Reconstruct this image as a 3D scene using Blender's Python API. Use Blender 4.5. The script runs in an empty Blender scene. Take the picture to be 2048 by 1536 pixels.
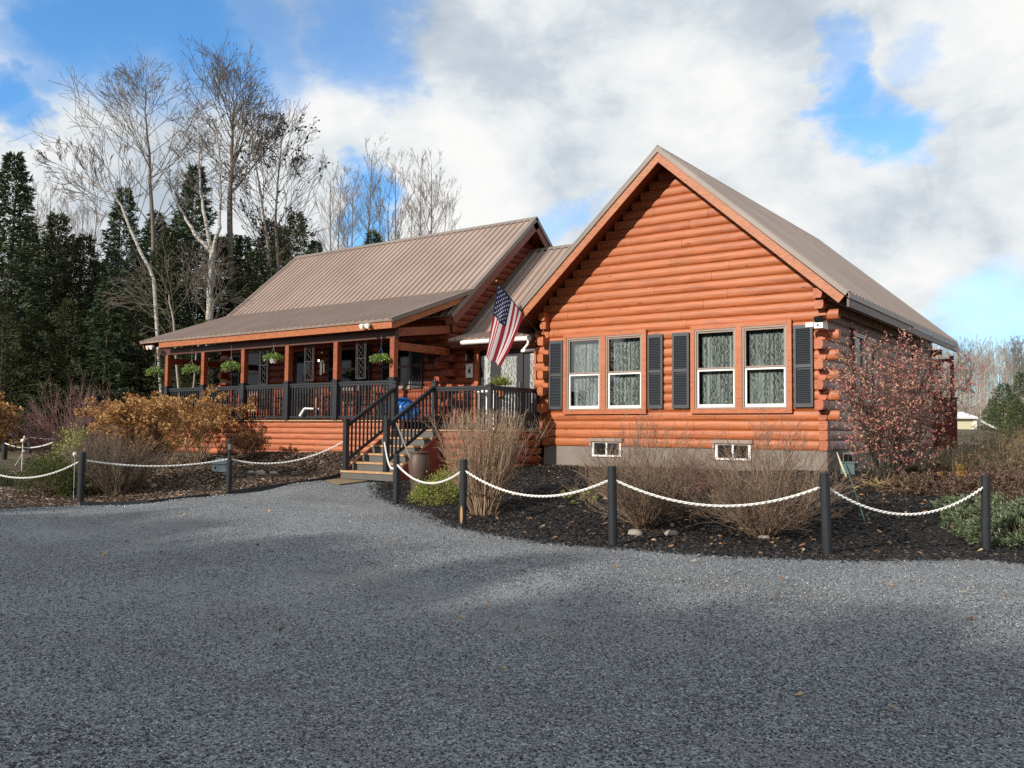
import bpy, math, random
import numpy as np
from mathutils import Vector, Matrix, geometry
random.seed(11); rng = np.random.default_rng(11)
R = math.radians
sc = bpy.context.scene
COL = sc.collection

# ------------------------------------------------------------------ camera
CX, CY, CZ = 11.418, -16.8165, 1.6
YAW, PITCH, ROLL, FPX = .63148, .05389, .00858, 1764.64
_f = Vector((-math.sin(YAW)*math.cos(PITCH), math.cos(YAW)*math.cos(PITCH), math.sin(PITCH)))
_r0 = Vector((math.cos(YAW), math.sin(YAW), 0)); _u0 = _r0.cross(_f)
_r = math.cos(ROLL)*_r0 + math.sin(ROLL)*_u0; _u = -math.sin(ROLL)*_r0 + math.cos(ROLL)*_u0
EYE = Vector((CX, CY, CZ))
def ray(px, py): return _f + _r*((px-1024)/FPX) - _u*((py-768)/FPX)
def H(px, py, ax, val):
    d = ray(px, py); t = (val-EYE[ax])/d[ax]; return EYE + d*t
def D(px, py, dist): return EYE + ray(px, py)*dist
cam = bpy.data.cameras.new('camera'); co = bpy.data.objects.new('camera', cam); COL.objects.link(co)
cam.sensor_width = 36; cam.lens = FPX/2048*36; cam.clip_start = .05; cam.clip_end = 3000
m = Matrix((_r, _u, -_f)).transposed().to_4x4(); m.translation = EYE; co.matrix_world = m
sc.camera = co

# ------------------------------------------------------------------ terrain
CTRL = [(11.4,-16.8,0),(6,-12,.05),(15,-12,.05),(0,-12,.12),(22,-22,0),(-5,-22,0),(-12,-14,.15),(20,-8,.1),(3,-20,0),(14,-8,.06),
 (9.6,-4.6,.12),(8.3,-6.4,.18),(6.2,-7.6,.2),(3.4,-7.0,.22),(.6,-5.6,.25),(-.3,-4.6,.3),(-4.4,-8.4,.2),(-3.2,-6.0,.3),(-8,-8,.3),
 (-2.1,-3.9,.48),(-2.1,-3.5,.52),(-1,-3.2,.55),(-4.2,-3.6,.5),(0,0,.84),(3.2,0,.86),(6.44,0,.89),(3.2,-2.5,.66),(.5,-2.5,.66),(6.4,-3,.55),(8,.5,.85),(7.6,-2.2,.6),
 (-5.8,-1.6,1.02),(-4.9,-1.6,1.06),(-7.3,-1.6,1.0),(-9.4,-1.6,.85),(-12.6,-1.6,.78),(-6,-3,.7),(-9,-3.6,.6),(-12,-5,.5),(-16,-3,.75),
 (-20,-6,.6),(-27,0,.9),(-14,2,.95),(-20,8,1.2),(-32,-10,.9),(-35,10,1.5),(10,3,1.0),(13,-1,.6),(16,2,.9),(12,8,1.2),(20,8,1.2),(18,-2,.5),(26,0,.7),
 (8,14,1.3),(20,25,1.6),(0,14,1.4),(-12,16,1.5),(35,25,1.8),(-5,40,2.0),(40,60,2.0),(60,30,1.5),(-50,20,1.8),(-40,-30,.3),(40,-20,.1),(10,-40,0)]
CT = np.array(CTRL)
def hts(xy):
    xy = np.atleast_2d(xy); d2 = (xy[:,None,0]-CT[None,:,0])**2+(xy[:,None,1]-CT[None,:,1])**2
    w = 1/(d2+.5)**2.2
    return (w*CT[None,:,2]).sum(1)/w.sum(1)
def hz(x, y): return float(hts(np.array([[x, y]]))[0])
def G(px, py):
    """the point of the ground seen at a pixel"""
    d = ray(px, py); t = np.arange(3, 90, .02)
    p = np.array(EYE)[None]+np.array(d)[None]*t[:,None]
    k = np.argmax(p[:,2] < hts(p[:,:2])); q = p[k]
    return Vector((q[0], q[1], hz(q[0], q[1])))

# ------------------------------------------------------------------ objects
def tag(o, label=None, cat=None, group=None, kind=None):
    if label: o['label'] = label
    if cat: o['category'] = cat
    if group: o['group'] = group
    if kind: o['kind'] = kind
    return o
def empty(name, loc, label, cat, group=None, rz=0):
    o = bpy.data.objects.new(name, None); COL.objects.link(o); o.location = loc; o.rotation_euler.z = rz
    o.empty_display_size = .1
    return tag(o, label, cat, group)
def root_loc(p):
    while p.parent: p = p.parent
    return Vector(p.location)
def mesh_obj(name, V, F, mat, parent=None, smooth=False, local=False, origin=None, extra=None, midx=None):
    me = bpy.data.meshes.new(name)
    off = Vector((0,0,0))
    if parent is not None and not local: off = root_loc(parent)
    elif origin is not None: off = Vector(origin)
    V = np.asarray(V, dtype=np.float64).reshape(-1,3) - np.array(off)
    if isinstance(F, np.ndarray):
        n, k = F.shape
        me.vertices.add(len(V)); me.vertices.foreach_set('co', V.astype(np.float32).ravel())
        me.loops.add(n*k); me.loops.foreach_set('vertex_index', F.astype(np.int32).ravel())
        me.polygons.add(n); me.polygons.foreach_set('loop_start', np.arange(0, n*k, k, dtype=np.int32))
        try: me.polygons.foreach_set('loop_total', np.full(n, k, dtype=np.int32))
        except Exception: pass
        me.update(calc_edges=True)
    else:
        me.from_pydata([tuple(v) for v in V], [], F); me.update()
    for mm in (mat if isinstance(mat, (list, tuple)) else [mat]): me.materials.append(mm)
    if midx is not None: me.polygons.foreach_set('material_index', np.asarray(midx, dtype=np.int32))
    if smooth: me.polygons.foreach_set('use_smooth', np.ones(len(me.polygons), dtype=bool))
    o = bpy.data.objects.new(name, me); COL.objects.link(o)
    if parent is not None: o.parent = parent
    elif origin is not None: o.location = origin
    return o
def copy_tree(o, parent=None):
    c = o.copy(); COL.objects.link(c); c.parent = parent
    for ch in o.children: copy_tree(ch, c)
    return c
def basis(d):
    d = Vector(d).normalized(); a = Vector((0,0,1)) if abs(d.z) < .9 else Vector((1,0,0))
    x = d.cross(a).normalized(); return x, d.cross(x)
class MB:
    def __init__(s): s.v = []; s.f = []; s.m = []; s.cur = 0
    def add(s, V, F):
        b = len(s.v); s.v += [tuple(p) for p in V]; s.f += [tuple(i+b for i in f) for f in F]; s.m += [s.cur]*len(F); return s
    def box(s, x0, x1, y0, y1, z0, z1):
        V = [(x,y,z) for z in (z0,z1) for y in (y0,y1) for x in (x0,x1)]
        return s.add(V, [(0,2,3,1),(4,5,7,6),(0,1,5,4),(2,6,7,3),(0,4,6,2),(1,3,7,5)])
    def bar(s, a, b, w, h, up=(0,0,1)):
        a = Vector(a); b = Vector(b); d = (b-a).normalized(); u = Vector(up)
        x = d.cross(u).normalized(); z = x.cross(d)
        V = [p + x*(i*w/2) + z*(j*h/2) for p in (a,b) for i,j in ((-1,-1),(1,-1),(1,1),(-1,1))]
        return s.add(V, [(3,2,1,0),(4,5,6,7),(0,1,5,4),(1,2,6,5),(2,3,7,6),(3,0,4,7)])
    def tube(s, pts, rad, n=6, cap=True):
        pts = [Vector(p) for p in pts]; rad = rad if hasattr(rad, '__len__') else [rad]*len(pts)
        b = len(s.v); F = []; px = None
        for i, p in enumerate(pts):
            d = (pts[min(i+1, len(pts)-1)]-pts[max(i-1, 0)])
            if d.length < 1e-9: d = Vector((0,0,1))
            x, y = basis(d)
            if px is not None:
                x = (px-d.normalized()*px.dot(d.normalized()))
                x = x.normalized() if x.length > 1e-6 else basis(d)[0]; y = d.normalized().cross(x)
            px = x
            for k in range(n):
                a = 2*math.pi*k/n; s.v.append(tuple(p + (x*math.cos(a)+y*math.sin(a))*rad[i]))
        for i in range(len(pts)-1):
            for k in range(n):
                F.append((b+i*n+k, b+i*n+(k+1)%n, b+(i+1)*n+(k+1)%n, b+(i+1)*n+k))
        if cap:
            F.append(tuple(b+k for k in range(n))[::-1]); F.append(tuple(b+(len(pts)-1)*n+k for k in range(n)))
        s.f += F; s.m += [s.cur]*len(F); return s
    def lathe(s, c, prof, n=16):
        c = Vector(c); b = len(s.v)
        for r, z in prof:
            for k in range(n):
                a = 2*math.pi*k/n; s.v.append((c.x+r*math.cos(a), c.y+r*math.sin(a), c.z+z))
        F = [(b+i*n+k, b+i*n+(k+1)%n, b+(i+1)*n+(k+1)%n, b+(i+1)*n+k) for i in range(len(prof)-1) for k in range(n)]
        F.append(tuple(b+k for k in range(n))[::-1]); F.append(tuple(b+(len(prof)-1)*n+k for k in range(n)))
        s.f += F; s.m += [s.cur]*len(F); return s
    def blob(s, c, r, n=8, jit=.12):
        c = Vector(c); r = Vector(r) if hasattr(r, '__len__') else Vector((r,r,r)); b = len(s.v)
        for i in range(1, n):
            t = math.pi*i/n
            for k in range(n):
                a = 2*math.pi*k/n; j = 1+random.uniform(-jit, jit)
                s.v.append((c.x+r.x*j*math.sin(t)*math.cos(a), c.y+r.y*j*math.sin(t)*math.sin(a), c.z+r.z*j*math.cos(t)))
        s.v.append((c.x,c.y,c.z+r.z)); s.v.append((c.x,c.y,c.z-r.z)); T = len(s.v)-2
        F = [(b+i*n+k, b+(i+1)*n+k, b+(i+1)*n+(k+1)%n, b+i*n+(k+1)%n) for i in range(n-2) for k in range(n)]
        F += [(T, b+k, b+(k+1)%n) for k in range(n)] + [(T+1, b+(n-2)*n+(k+1)%n, b+(n-2)*n+k) for k in range(n)]
        s.f += F; s.m += [s.cur]*len(F); return s
    def build(s, name, mat, parent=None, smooth=False, **k):
        if isinstance(mat, (list, tuple)): k['midx'] = s.m
        return mesh_obj(name, s.v, s.f, mat, parent, smooth, **k)

# ------------------------------------------------------------------ materials
def newmat(name):
    m = bpy.data.materials.new(name); m.use_nodes = True; nt = m.node_tree; b = nt.nodes['Principled BSDF']
    return m, nt, b
class N:
    """small node helper"""
    def __init__(s, nt): s.nt = nt
    def n(s, t, **k):
        x = s.nt.nodes.new(t)
        for a, v in k.items(): setattr(x, a, v)
        return x
    def l(s, a, b): s.nt.links.new(a, b)
    def val(s, sock, v):
        if hasattr(v, 'is_linked') or isinstance(v, bpy.types.NodeSocket): s.l(v, sock)
        else: sock.default_value = v
    def math(s, op, a, b=0, c=None, clamp=False):
        x = s.n('ShaderNodeMath', operation=op, use_clamp=clamp); s.val(x.inputs[0], a); s.val(x.inputs[1], b)
        if c is not None: s.val(x.inputs[2], c)
        return x.outputs[0]
    def vmath(s, op, a, b=None, scale=None):
        x = s.n('ShaderNodeVectorMath', operation=op); s.val(x.inputs[0], a)
        if b is not None: s.val(x.inputs[1], b)
        if scale is not None: s.val(x.inputs['Scale'], scale)
        return x.outputs['Value'] if op in ('DOT_PRODUCT','LENGTH','DISTANCE') else x.outputs['Vector']
    def noise(s, vec, scale, detail=3, rough=.5, dist=0):
        x = s.n('ShaderNodeTexNoise'); s.val(x.inputs['Vector'], vec); s.val(x.inputs['Scale'], scale); x.inputs['Detail'].default_value = detail
        x.inputs['Roughness'].default_value = rough; x.inputs['Distortion'].default_value = dist; return x.outputs['Fac']
    def vor(s, vec, scale, out='Distance', feature='F1'):
        x = s.n('ShaderNodeTexVoronoi', feature=feature); s.val(x.inputs['Vector'], vec); x.inputs['Scale'].default_value = scale; return x.outputs[out]
    def ramp(s, fac, stops, interp='LINEAR'):
        x = s.n('ShaderNodeValToRGB'); s.val(x.inputs[0], fac); cr = x.color_ramp; cr.interpolation = interp
        while len(cr.elements) < len(stops): cr.elements.new(.5)
        for e, (p, c) in zip(cr.elements, stops): e.position = p; e.color = (*c, 1) if len(c) == 3 else c
        return x.outputs['Color']
    def mix(s, fac, a, b, mode='MIX'):
        x = s.n('ShaderNodeMix', data_type='RGBA', blend_type=mode); s.val(x.inputs[0], fac)
        for i, v in ((6, a), (7, b)):
            if isinstance(v, tuple) and len(v) == 3: v = (*v, 1)
            s.val(x.inputs[i], v)
        return x.outputs[2]
    def maprange(s, v, a, b, c=0, d=1, smooth=True):
        x = s.n('ShaderNodeMapRange', interpolation_type='SMOOTHSTEP' if smooth else 'LINEAR'); s.val(x.inputs[0], v)
        for i, q in enumerate((a, b, c, d)): x.inputs[i+1].default_value = q
        return x.outputs[0]
    def pos(s): return s.n('ShaderNodeNewGeometry').outputs['Position']
    def island(s): return s.n('ShaderNodeNewGeometry').outputs['Random Per Island']
    def obj(s): return s.n('ShaderNodeTexCoord').outputs['Object']
    def scale(s, v, sc_):
        x = s.n('ShaderNodeVectorMath', operation='MULTIPLY'); s.val(x.inputs[0], v); x.inputs[1].default_value = sc_; return x.outputs[0]
    def bump(s, h, strength, dist, bsdf):
        x = s.n('ShaderNodeBump'); s.val(x.inputs['Height'], h); x.inputs['Strength'].default_value = strength; x.inputs['Distance'].default_value = dist
        s.l(x.outputs[0], bsdf.inputs['Normal'])
def simple(name, col, rough=.6, metal=0, var=.15, sc_=8, spec=.5, bump=0, bd=.003):
    m, nt, b = newmat(name); n = N(nt); p = n.obj()
    f = n.noise(p, sc_, 4, .6)
    c = n.mix(f, tuple(x*(1-var) for x in col), tuple(min(1, x*(1+var)) for x in col))
    n.l(c, b.inputs['Base Color']); b.inputs['Roughness'].default_value = rough; b.inputs['Metallic'].default_value = metal
    b.inputs['Specular IOR Level'].default_value = spec
    if bump: n.bump(n.noise(p, sc_*6, 3, .6), bump, bd, b)
    return m
def leafmat(name, stops, rough=.6, trans=.25, spec=.3):
    m, nt, b = newmat(name); n = N(nt)
    c = n.ramp(n.island(), stops); n.l(c, b.inputs['Base Color'])
    b.inputs['Roughness'].default_value = rough; b.inputs['Specular IOR Level'].default_value = spec
    if trans:
        t = n.n('ShaderNodeBsdfTranslucent'); n.l(c, t.inputs[0]); mx = n.n('ShaderNodeMixShader'); mx.inputs[0].default_value = trans
        n.l(b.outputs[0], mx.inputs[1]); n.l(t.outputs[0], mx.inputs[2]); n.l(mx.outputs[0], nt.nodes['Material Output'].inputs[0])
    return m
def logmat(name, ax, base=(.40,.110,.036), grey=0):
    m, nt, b = newmat(name); n = N(nt); p = n.pos(); sp = n.n('ShaderNodeSeparateXYZ'); n.l(p, sp.inputs[0])
    a = sp.outputs[ax]; z = sp.outputs[2]
    lid = n.math('FLOOR', n.math('DIVIDE', n.math('SUBTRACT', z, 1.29-.19*20), .19))
    w1 = n.n('ShaderNodeTexWhiteNoise', noise_dimensions='1D'); n.l(lid, w1.inputs['W'])
    seg = n.math('FLOOR', n.math('ADD', n.math('DIVIDE', a, 3.3), n.math('MULTIPLY', w1.outputs['Value'], 7)))
    w2 = n.n('ShaderNodeTexWhiteNoise', noise_dimensions='2D'); cb = n.n('ShaderNodeCombineXYZ'); n.l(lid, cb.inputs[0]); n.l(seg, cb.inputs[1]); n.l(cb.outputs[0], w2.inputs['Vector'])
    rv = w2.outputs['Value']
    st = [1.3, 1.3, 22.]; st[1-ax] = 9.
    off = n.vmath('ADD', n.scale(p, tuple(st)), w2.outputs['Color'])
    g = n.noise(off, 1.6, 6, .65, .4)
    g2 = n.noise(n.scale(p, (.9,.9,1.4)), 1.3, 4, .6)
    kn = n.vor(n.scale(p, (1.6,1.6,5.2)), 1.0)
    c0 = n.mix(n.maprange(g, .3, .72), tuple(x*.6 for x in base), tuple(x*1.28 for x in base))
    c1 = n.mix(n.math('MULTIPLY', rv, .42), c0, (base[0]*1.15, base[1]*1.45, base[2]*1.7))
    c2 = n.mix(n.maprange(g2, .48, .75, 0, .24), c1, (base[0]*.98, base[1]*1.8, base[2]*2.4))
    c3 = n.mix(n.maprange(kn, .04, .13, .75, 0), c2, (.10,.03,.012))
    seam = n.math('ABSOLUTE', n.math('SUBTRACT', n.math('FRACT', n.math('ADD', n.math('DIVIDE', a, 3.3), n.math('MULTIPLY', w1.outputs['Value'], 7))), .5))
    c4 = n.mix(n.maprange(seam, .4975, .4995, 0, .8), c3, (.06,.015,.008))
    ck = n.noise(n.vmath('ADD', n.scale(p, tuple(.7 if i == ax else (45. if i == 2 else 12.) for i in range(3))), w2.outputs['Color']), 1.5, 2, .5)
    c4 = n.mix(n.maprange(ck, .70, .76, 0, .7), c4, (.07,.02,.01))
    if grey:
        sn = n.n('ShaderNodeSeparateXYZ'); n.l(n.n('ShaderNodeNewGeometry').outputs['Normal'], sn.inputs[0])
        c4 = n.mix(n.math('MULTIPLY', n.maprange(n.noise(n.scale(p, (1,1,3)), 2.2, 4, .7), .22, .5, 0, grey), n.maprange(sn.outputs[0], .1, .5)), c4, (.37,.29,.29))  # grey only on +x faces: weathering plus painted-in shade and sky reflection
    n.l(c4, b.inputs['Base Color']); b.inputs['Roughness'].default_value = .5; b.inputs['Specular IOR Level'].default_value = .45
    n.bump(g, .35, .006, b)
    return m
M = {}
M['logx'] = logmat('stained_log_x', 0)
M['logy'] = logmat('stained_log_y', 1)
M['logy_worn_shaded'] = logmat('stained_log_worn_shaded', 1, (.40,.098,.035), .85)  # side wall logs: some wear, and the wall's shade put into the grey
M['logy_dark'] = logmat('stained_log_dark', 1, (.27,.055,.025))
M['logx_porch_shade'] = logmat('stained_log_porch_shade', 0, (.27,.062,.026))  # darkened copy of the front logs; shade under the porch roof is painted in
M['skirt'] = logmat('stained_skirt', 0, (.42,.13,.06))
def boardmat(name, base, wv=.35, rough=.5):
    m, nt, b = newmat(name); n = N(nt); p = n.pos()
    g = n.noise(n.scale(p, (3,3,14)), 2.5, 5, .65, .6); g2 = n.noise(p, 1.6, 3, .6)
    c = n.mix(n.maprange(g, .3, .7), tuple(x*(1-wv) for x in base), tuple(x*(1+wv*.7) for x in base))
    c = n.mix(n.maprange(g2, .5, .75, 0, .4), c, (base[0]*1.15, base[1]*1.8, base[2]*2.4))
    n.l(c, b.inputs['Base Color']); b.inputs['Roughness'].default_value = rough; n.bump(g, .25, .004, b); return m
M['fascia'] = boardmat('fascia_wood', (.36,.115,.038))
M['trim'] = boardmat('trim_wood', (.40,.11,.035), .25)
M['post'] = boardmat('post_wood', (.28,.07,.027), .45)
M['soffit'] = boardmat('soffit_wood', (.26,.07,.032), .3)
M['darkwood'] = boardmat('dark_wood', (.16,.04,.03), .3)
M['deck'] = boardmat('deck_board', (.42,.25,.13), .3, .7)
M['riser'] = simple('grey_riser', (.09,.09,.085), .7, 0, .25, 5)
M['black'] = simple('black_paint', (.016,.019,.024), .42, 0, .3, 14, .5, .1)
M['shutter'] = simple('shutter_plastic', (.035,.042,.052), .5, 0, .12, 6)
M['concrete'] = simple('foundation_render', (.21,.185,.165), .9, 0, .3, 3, .2, .4, .01)
M['white'] = simple('white_vinyl', (.80,.80,.78), .4, 0, .06, 5)
M['taupe'] = simple('taupe_frame', (.27,.20,.165), .5, 0, .12, 6)
M['iron'] = simple('wrought_iron', (.012,.011,.011), .5, .3, .2, 10)
M['greymetal'] = simple('dull_grey_iron', (.11,.11,.115), .5, .2, .2, 9)
M['greywood'] = simple('grey_weathered_wood', (.22,.21,.20), .8, 0, .2, 9)
M['galv'] = simple('galvanised', (.42,.42,.43), .4, .6, .15, 9)
M['silver'] = simple('silver_metal', (.5,.5,.52), .3, .8, .1, 9)
def roofmat(name, base, rough=.42, ax=0):
    m, nt, b = newmat(name); n = N(nt); p = n.pos(); sx_ = n.n('ShaderNodeSeparateXYZ'); n.l(p, sx_.inputs[0]); wn_ = n.n('ShaderNodeTexWhiteNoise', noise_dimensions='1D'); n.l(n.math('FLOOR', n.math('DIVIDE', sx_.outputs[ax], .916)), wn_.inputs['W'])
    f = n.noise(p, .7, 4, .6); g = n.noise(n.scale(p, (6,6,1.2)), 1, 3, .6)
    c = n.mix(n.maprange(f, .3, .7), tuple(x*.88 for x in base), tuple(x*1.1 for x in base)); c = n.mix(n.maprange(g, .5, .8, 0, .3), c, tuple(x*.72 for x in base)); c = n.mix(n.math('MULTIPLY', wn_.outputs['Value'], .4), c, tuple(x*.80 for x in base))
    n.l(c, b.inputs['Base Color']); b.inputs['Roughness'].default_value = rough; b.inputs['Specular IOR Level'].default_value = .5; return m
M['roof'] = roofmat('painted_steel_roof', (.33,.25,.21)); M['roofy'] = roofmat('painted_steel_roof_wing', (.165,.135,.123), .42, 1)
M['rooftrim'] = roofmat('roof_edge_trim', (.20,.165,.145))
# glass
m, nt, b = newmat('window_glass'); n = N(nt)
gl = n.n('ShaderNodeBsdfGlossy'); gl.inputs['Roughness'].default_value = .02; gl.inputs['Color'].default_value = (.95,.98,1,1)
tr = n.n('ShaderNodeBsdfTransparent'); tr.inputs[0].default_value = (.90,.93,.92,1)
fr = n.n('ShaderNodeFresnel'); fr.inputs[0].default_value = 1.62; mx = n.n('ShaderNodeMixShader'); n.l(fr.outputs[0], mx.inputs[0]); n.l(tr.outputs[0], mx.inputs[1]); n.l(gl.outputs[0], mx.inputs[2])
bp = n.n('ShaderNodeBump'); bp.inputs['Strength'].default_value = .06; bp.inputs['Distance'].default_value = .02; n.l(n.noise(n.pos(), 2.2, 1, .4), bp.inputs['Height']); n.l(bp.outputs[0], gl.inputs['Normal'])
n.l(mx.outputs[0], nt.nodes['Material Output'].inputs[0]); M['glass'] = m
m, nt, b = newmat('dark_glass'); b.inputs['Base Color'].default_value = (.008,.010,.013,1); b.inputs['Roughness'].default_value = .06; b.inputs['Specular IOR Level'].default_value = .5; M['dglass'] = m
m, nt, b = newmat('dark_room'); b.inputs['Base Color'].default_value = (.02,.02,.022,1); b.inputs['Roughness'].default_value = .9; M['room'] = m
# lace curtain: wavy stem pattern with leaf shapes
m, nt, b = newmat('lace_curtain'); n = N(nt); p = n.pos(); sp = n.n('ShaderNodeSeparateXYZ'); n.l(p, sp.inputs[0])
x = n.math('ADD', n.math('ADD', sp.outputs[0], sp.outputs[1]), n.math('MULTIPLY', n.noise(p, 5, 2, .5), .16)); z = n.math('ADD', sp.outputs[2], n.math('MULTIPLY', n.noise(n.scale(p, (7,7,1)), 1, 1, .5), .25))
def wave(k, ph, amp, fz):
    s = n.math('MULTIPLY', n.math('SINE', n.math('ADD', n.math('MULTIPLY', z, fz), ph)), amp)
    u = n.math('ABSOLUTE', n.math('SUBTRACT', n.math('FRACT', n.math('MULTIPLY', n.math('ADD', x, s), k)), .5))
    return n.maprange(u, .0, .16, 1, 0)
a1 = wave(13, 0, .035, 17); a2 = wave(13, 2.6, .035, 17); a3 = wave(9, 1.2, .05, 11)
cb = n.n('ShaderNodeCombineXYZ'); n.l(x, cb.inputs[0]); n.l(n.math('MULTIPLY', z, .55), cb.inputs[1])
lf = n.maprange(n.vor(cb.outputs[0], 15), .18, .3, 1, 0)
pat = n.math('MAXIMUM', n.math('MAXIMUM', a1, a2), n.math('MAXIMUM', n.math('MULTIPLY', a3, .7), lf))
fold = n.noise(n.scale(p, (9,9,.6)), 1, 2, .5)
c = n.mix(pat, (.115,.128,.13), (.45,.48,.48)); c = n.mix(n.maprange(fold, .52, .66, 0, .75), c, (.50,.55,.54))
n.l(c, b.inputs['Base Color']); b.inputs['Roughness'].default_value = .9; M['lace'] = m
# birch bark / grey bark
m, nt, b = newmat('birch_bark'); n = N(nt); p = n.obj()
g = n.noise(n.scale(p, (3,3,9)), 2.0, 4, .7); c = n.ramp(g, [(.36,(.05,.045,.04)),(.46,(.36,.35,.32)),(.7,(.62,.60,.56))]); n.l(c, b.inputs['Base Color']); b.inputs['Roughness'].default_value = .8; M['birch'] = m
M['bark'] = simple('grey_bark', (.17,.145,.12), .9, 0, .35, 6)
M['barkdark'] = simple('dark_bark', (.07,.055,.045), .9, 0, .3, 6)
M['barkpale'] = simple('pale_twig_bark', (.33,.29,.25), .9, 0, .3, 6)
def twigmat(name, c1, c2):
    m, nt, b = newmat(name); n = N(nt); c = n.mix(n.island(), c1, c2); n.l(c, b.inputs['Base Color']); b.inputs['Roughness'].default_value = .85; return m
M['twig_tan'] = twigmat('tan_twigs', (.20,.13,.085), (.42,.31,.21))
M['twig_brown'] = twigmat('brown_twigs', (.12,.08,.055), (.31,.225,.16)); M['twig_grey'] = twigmat('grey_brown_twigs', (.10,.075,.058), (.25,.20,.155))
M['twig_red'] = twigmat('red_twigs', (.13,.045,.045), (.24,.09,.085))
M['twig_purple'] = twigmat('purple_twigs', (.15,.075,.075), (.30,.17,.165))
M['needle'] = leafmat('spruce_needles', [(0,(.026,.052,.032)),(.6,(.058,.096,.048)),(1,(.11,.145,.065))], .6, .1)
M['needle_warm'] = leafmat('cedar_needles', [(0,(.028,.050,.024)),(.5,(.058,.085,.038)),(.85,(.085,.09,.038)),(1,(.16,.11,.045))], .6, .1)
M['needle_sun'] = leafmat('young_fir_needles', [(0,(.035,.06,.025)),(1,(.11,.14,.05))], .6, .15)
M['darkleaf'] = leafmat('late_leaves', [(0,(.03,.032,.016)),(1,(.07,.06,.03))], .6, .15)
M['redleaf'] = leafmat('red_leaves', [(0,(.40,.10,.11)),(.3,(.62,.21,.20)),(.55,(.58,.32,.25)),(.8,(.56,.38,.29)),(1,(.56,.42,.22))], .6, .3)
M['hydr'] = leafmat('dry_hydrangea_petals', [(0,(.15,.07,.028)),(.4,(.38,.19,.07)),(.8,(.52,.30,.12)),(1,(.66,.48,.24))], .8, .25)
M['hydr_dull'] = leafmat('faded_hydrangea_petals', [(0,(.13,.06,.03)),(.5,(.26,.13,.06)),(1,(.40,.22,.10))], .8, .25)
M['bronze'] = leafmat('bronze_leaves', [(0,(.20,.10,.03)),(.5,(.42,.22,.06)),(.85,(.55,.34,.10)),(1,(.25,.33,.06))], .7, .3)
M['ygreen'] = leafmat('yellow_green_leaves', [(0,(.09,.14,.025)),(.5,(.20,.26,.05)),(.9,(.36,.38,.10)),(1,(.45,.30,.12))], .55, .3)
M['olive'] = leafmat('olive_leaves', [(0,(.12,.14,.04)),(.6,(.28,.30,.10)),(1,(.45,.42,.20))], .6, .3)
M['basket'] = leafmat('basket_leaves', [(0,(.08,.16,.03)),(.5,(.20,.34,.07)),(1,(.45,.56,.22))], .5, .3)
M['juniper'] = leafmat('juniper_sprays', [(0,(.020,.04,.012)),(.6,(.06,.09,.025)),(1,(.14,.15,.04))], .6, .15)
M['juniper_blue'] = leafmat('creeping_juniper', [(0,(.05,.075,.04)),(.6,(.12,.16,.085)),(1,(.22,.27,.16))], .6, .15)
M['heather'] = leafmat('brown_ground_cover', [(0,(.06,.038,.028)),(.6,(.13,.08,.058)),(1,(.22,.16,.11))], .8, .2)
M['straw'] = leafmat('dry_grass_blades', [(0,(.22,.16,.08)),(.6,(.42,.32,.17)),(1,(.6,.48,.27))], .8, .3)
M['brush'] = leafmat('mixed_brush', [(0,(.06,.07,.03)),(.5,(.15,.13,.07)),(1,(.28,.2,.11))], .8, .25)
M['fallen'] = leafmat('fallen_leaves', [(0,(.16,.07,.04)),(.5,(.36,.20,.10)),(1,(.52,.38,.22))], .8, .2)
M['chipblack'] = leafmat('black_mulch_chips', [(0,(.006,.006,.007)),(.7,(.022,.020,.021)),(.93,(.05,.045,.042)),(1,(.16,.13,.11))], .8, 0, .3)
M['chipbrown'] = leafmat('weathered_mulch_chips', [(0,(.025,.017,.013)),(.6,(.09,.062,.045)),(.9,(.22,.16,.12)),(1,(.42,.36,.31))], .85, 0, .3)
M['stones'] = leafmat('gravel_stones', [(0,(.03,.035,.043)),(.4,(.10,.112,.13)),(.8,(.25,.27,.295)),(1,(.46,.485,.51))], .75, 0, .4)
# gravel ground
m, nt, b = newmat('gravel_ground'); n = N(nt); p = n.pos()
v1 = n.n('ShaderNodeTexVoronoi'); n.l(p, v1.inputs['Vector']); v1.inputs['Scale'].default_value = 58; v2 = n.n('ShaderNodeTexVoronoi'); n.l(p, v2.inputs['Vector']); v2.inputs['Scale'].default_value = 125
sv = n.n('ShaderNodeSeparateColor'); n.l(v1.outputs['Color'], sv.inputs[0]); sv2 = n.n('ShaderNodeSeparateColor'); n.l(v2.outputs['Color'], sv2.inputs[0])
k = n.math('ADD', n.math('MULTIPLY', sv.outputs[0], .65), n.math('MULTIPLY', sv2.outputs[0], .35))
c = n.ramp(k, [(.08,(.055,.064,.074)),(.45,(.165,.182,.202)),(.78,(.31,.335,.36)),(.96,(.52,.55,.58))])
gap = n.maprange(v1.outputs['Distance'], .35, .75, 0, .6); c = n.mix(gap, c, (.03,.033,.04))
big = n.noise(n.scale(p, (1,1,1)), .55, 5, .62); c = n.mix(n.maprange(big, .35, .68, 0, .38), c, (.30,.32,.335))
trk = n.noise(n.vmath('ADD', n.scale(p, (.35,1.3,1)), n.scale(p, (.0,.0,.0))), .9, 3, .5); c = n.mix(n.maprange(trk, .50, .64, 0, .5), c, (.13,.135,.14))
n.l(c, b.inputs['Base Color']); b.inputs['Roughness'].default_value = .8
hgt = n.math('ADD', n.math('MULTIPLY', v1.outputs['Distance'], -1), n.math('MULTIPLY', v2.outputs['Distance'], -.5)); n.bump(hgt, .9, .012, b); M['gravel'] = m
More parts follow.
